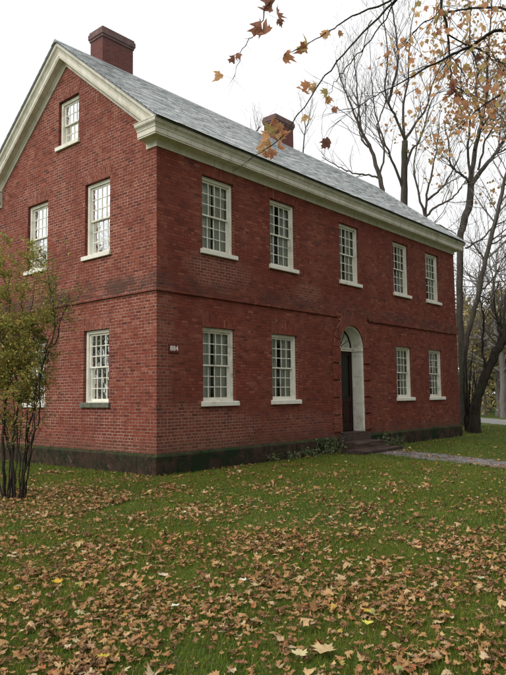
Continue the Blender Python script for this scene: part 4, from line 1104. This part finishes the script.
lD = limb([(397, 0, 5.0), (370, 40, 4.9), (347, 66, 4.9), (336, 80, 4.85), (328, 100, 4.8)], [.006, .005, .004, .003, .0015])
lE = limb([(506, 30, 8), (470, 47, 8), (430, 66, 8), (398, 84, 7.9), (365, 102, 7.8), (340, 120, 7.7)], [.05, .022, .018, .012, .008, .005, .002], fork2)
lF = limb([(480, -70, 8), (443, -10, 8.2), (449, 38, 8.3), (451, 78, 8.3), (455, 92, 8.2)], [.05, .022, .018, .014, .008, .003], fork2)
lG = limb([(448, 34, 8.3), (465, 44, 8.5), (486, 53, 8.6), (500, 70, 8.6)], [.012, .01, .007, .003])
lH = limb([(540, 20, 9), (500, 8, 9.5), (460, 10, 10), (425, 22, 10.2), (405, 45, 10.3)], [.07, .03, .02, .015, .01, .004], fork2)
lI = limb([(560, 120, 9), (520, 90, 9.5), (480, 108, 9.8), (455, 135, 10)], [.06, .03, .02, .01, .003], fork2)
lJ = lK0 = None
#lJ = limb([(350, 172, 6.4), (335, 165, 6.3), (322, 155, 6.2), (318, 148, 6.2)], [.006, .005, .004, .002])
#lJ0 = limb([(506, 30, 8), (470, 120, 7.6), (420, 172, 7.1), (380, 180, 6.6), (350, 172, 6.4)], [.014, .012, .010, .008, .006])
#limb([(340, 158, 6.3), (335, 150, 6.3), (328, 143, 6.2)], [.003, .0025, .002])
lK = limb([(330, 100, 4.8), (322, 118, 4.8), (322, 138, 4.82)], [.002, .0015, .001])
lL = limb([(372, 20, 4.9), (360, 60, 5.0), (352, 85, 5.0), (350, 110, 5.0)], [.004, .003, .002, .001])
def twigleaf(oo, n_, store, ln, sc, i0=0, droop=-.3, r0=.004, nl=3, rnd=.6):
    for _ in range(n_):
        i = rs.randint(max(1, int(len(oo)*i0)), len(oo)-1); d = unit(oo[i]-oo[i-1]); a = rs.uniform(0, 6.28)
        side = np.array([math.cos(a), math.sin(a), rs.uniform(-.6, .4)])
        dd = unit(d*.6+side*.8); P = [oo[i]]; k = 4; l_ = ln*rs.uniform(.5, 1.3)
        for j in range(k): dd = unit(dd+np.array([rs.gauss(0, .15), rs.gauss(0, .15), droop*.3])); P.append(P[-1]+dd*l_/k)
        tb2.tube(P, list(np.linspace(r0, r0*.35, k+1)), 3)
        for _ in range(nl):
            j = rs.randint(2, k); store.append(P[j]+np.array([rs.gauss(0, sc) for _ in range(3)]))
twigleaf(lA, 16, [], .16, .02, .3, r0=.0016); twigleaf(lB, 9, [], .14, .02, .3, r0=.0014); twigleaf(lC, 14, [], .12, .02, .6, r0=.0013); twigleaf(lD, 8, [], .14, .02, .3, r0=.0014)
for l_, k_ in ((lE[:len(lE)//2+1], 16), (lF, 18), (lG, 16), (lH, 32), (lI, 10)):
    twigleaf(l_, k_, leaves_small, .75, .10, .25, r0=.006, nl=5)
twigleaf(lE, 30, [], .5, .1, .3, r0=.004); twigleaf(lF, 10, [], .6, .1, .3, r0=.004)
tb.build('trunk', M['bark_dark'], maple)
spotsL = [(271, 143, 4.5, 13), (276, 128, 4.52, 11), (283, 135, 4.48, 10), (270, 131, 4.5, 10), (263, 149, 4.5, 9), (278, 148, 4.45, 9), (274, 120, 4.5, 9), (267, 139, 4.47, 9), (280, 126, 4.46, 8), (272, 153, 4.44, 9), (277, 139, 4.5, 10), (266, 155, 4.48, 7), (308, 45, 4.65, 15), (301, 48, 4.65, 12), (284, 55, 4.6, 12), (325, 34, 4.7, 9),
          (302, 90, 4.7, 13), (307, 86, 4.7, 9), (316, 88, 4.7, 10), (328, 93, 4.8, 10), (327, 99, 4.8, 8), (306, 117, 4.6, 9), (218, 76, 4.4, 10), (338, 34, 4.8, 7)]
tbp = Tubes(); Tl, Sl = [], []
allp = np.array(lA+lB+lC+lD+lK+lL)
for px, py, d, s in spotsL:
    P = at(px, py, d); Tl.append(P); Sl.append(s/FPX*d*1.15)
    j = np.argmin(((allp-P)**2).sum(1)); q = allp[j]
    tbp.tube([q, (q+P)/2+[0, 0, .01], P], [.0011, .001, .0009], 3)
def bigleaves(name, T_, S_, mat, seed, kind=5):
    rng = np.random.default_rng(seed); leaf_cloud(name, T_, np.array(S_), mat, maple, rng, variants=8, curl=(.3, 1.1), fold=(.2, .8), hang=True, kind=kind)
bigleaves('leaves', Tl, Sl, M['maple_leaf'], 3)
Td, Sd = [], []
for px, py, d, s in ((262, 28, 4.45, 15), (266, 34, 4.45, 14), (272, 5, 4.5, 13), (277, 14, 4.5, 12), (268, 8, 4.5, 10), (280, 20, 4.5, 7), (327, 143, 4.85, 10), (456, 90, 8.2, 11), (453, 84, 8.2, 8), (235, 59, 4.4, 8), (238, 55, 4.4, 6), (334, 110, 4.8, 6), (458, 97, 8.2, 7), (478, 58, 8.6, 7)):
    P = at(px, py, d); Td.append(P); Sd.append(s/FPX*d*1.2); ap2 = np.array(lA+lB+lC+lD+lF+lK+lG); j = np.argmin(((ap2-P)**2).sum(1)); q = ap2[j]
    tbp.tube([q, (q+P)/2, P], [.0014, .0012, .001], 3)
bigleaves('withered_leaves', Td, Sd, M['dark_leaf'], 9)
tbp.build('petioles', M['bark_dark'], maple)
leaf_cloud('crown', leaves_small, .075, M['maple_leaf'], maple, np.random.default_rng(8), variants=8, curl=(.1, .6), fold=(.1, .5), hang=True)

# ------------------------------------------------------------------ render settings
scene.view_settings.view_transform = 'Standard'; scene.view_settings.look = 'None'; scene.view_settings.exposure = .2; scene.view_settings.gamma = 1
scene.view_settings.use_curve_mapping = False
scene.render.engine = 'CYCLES'
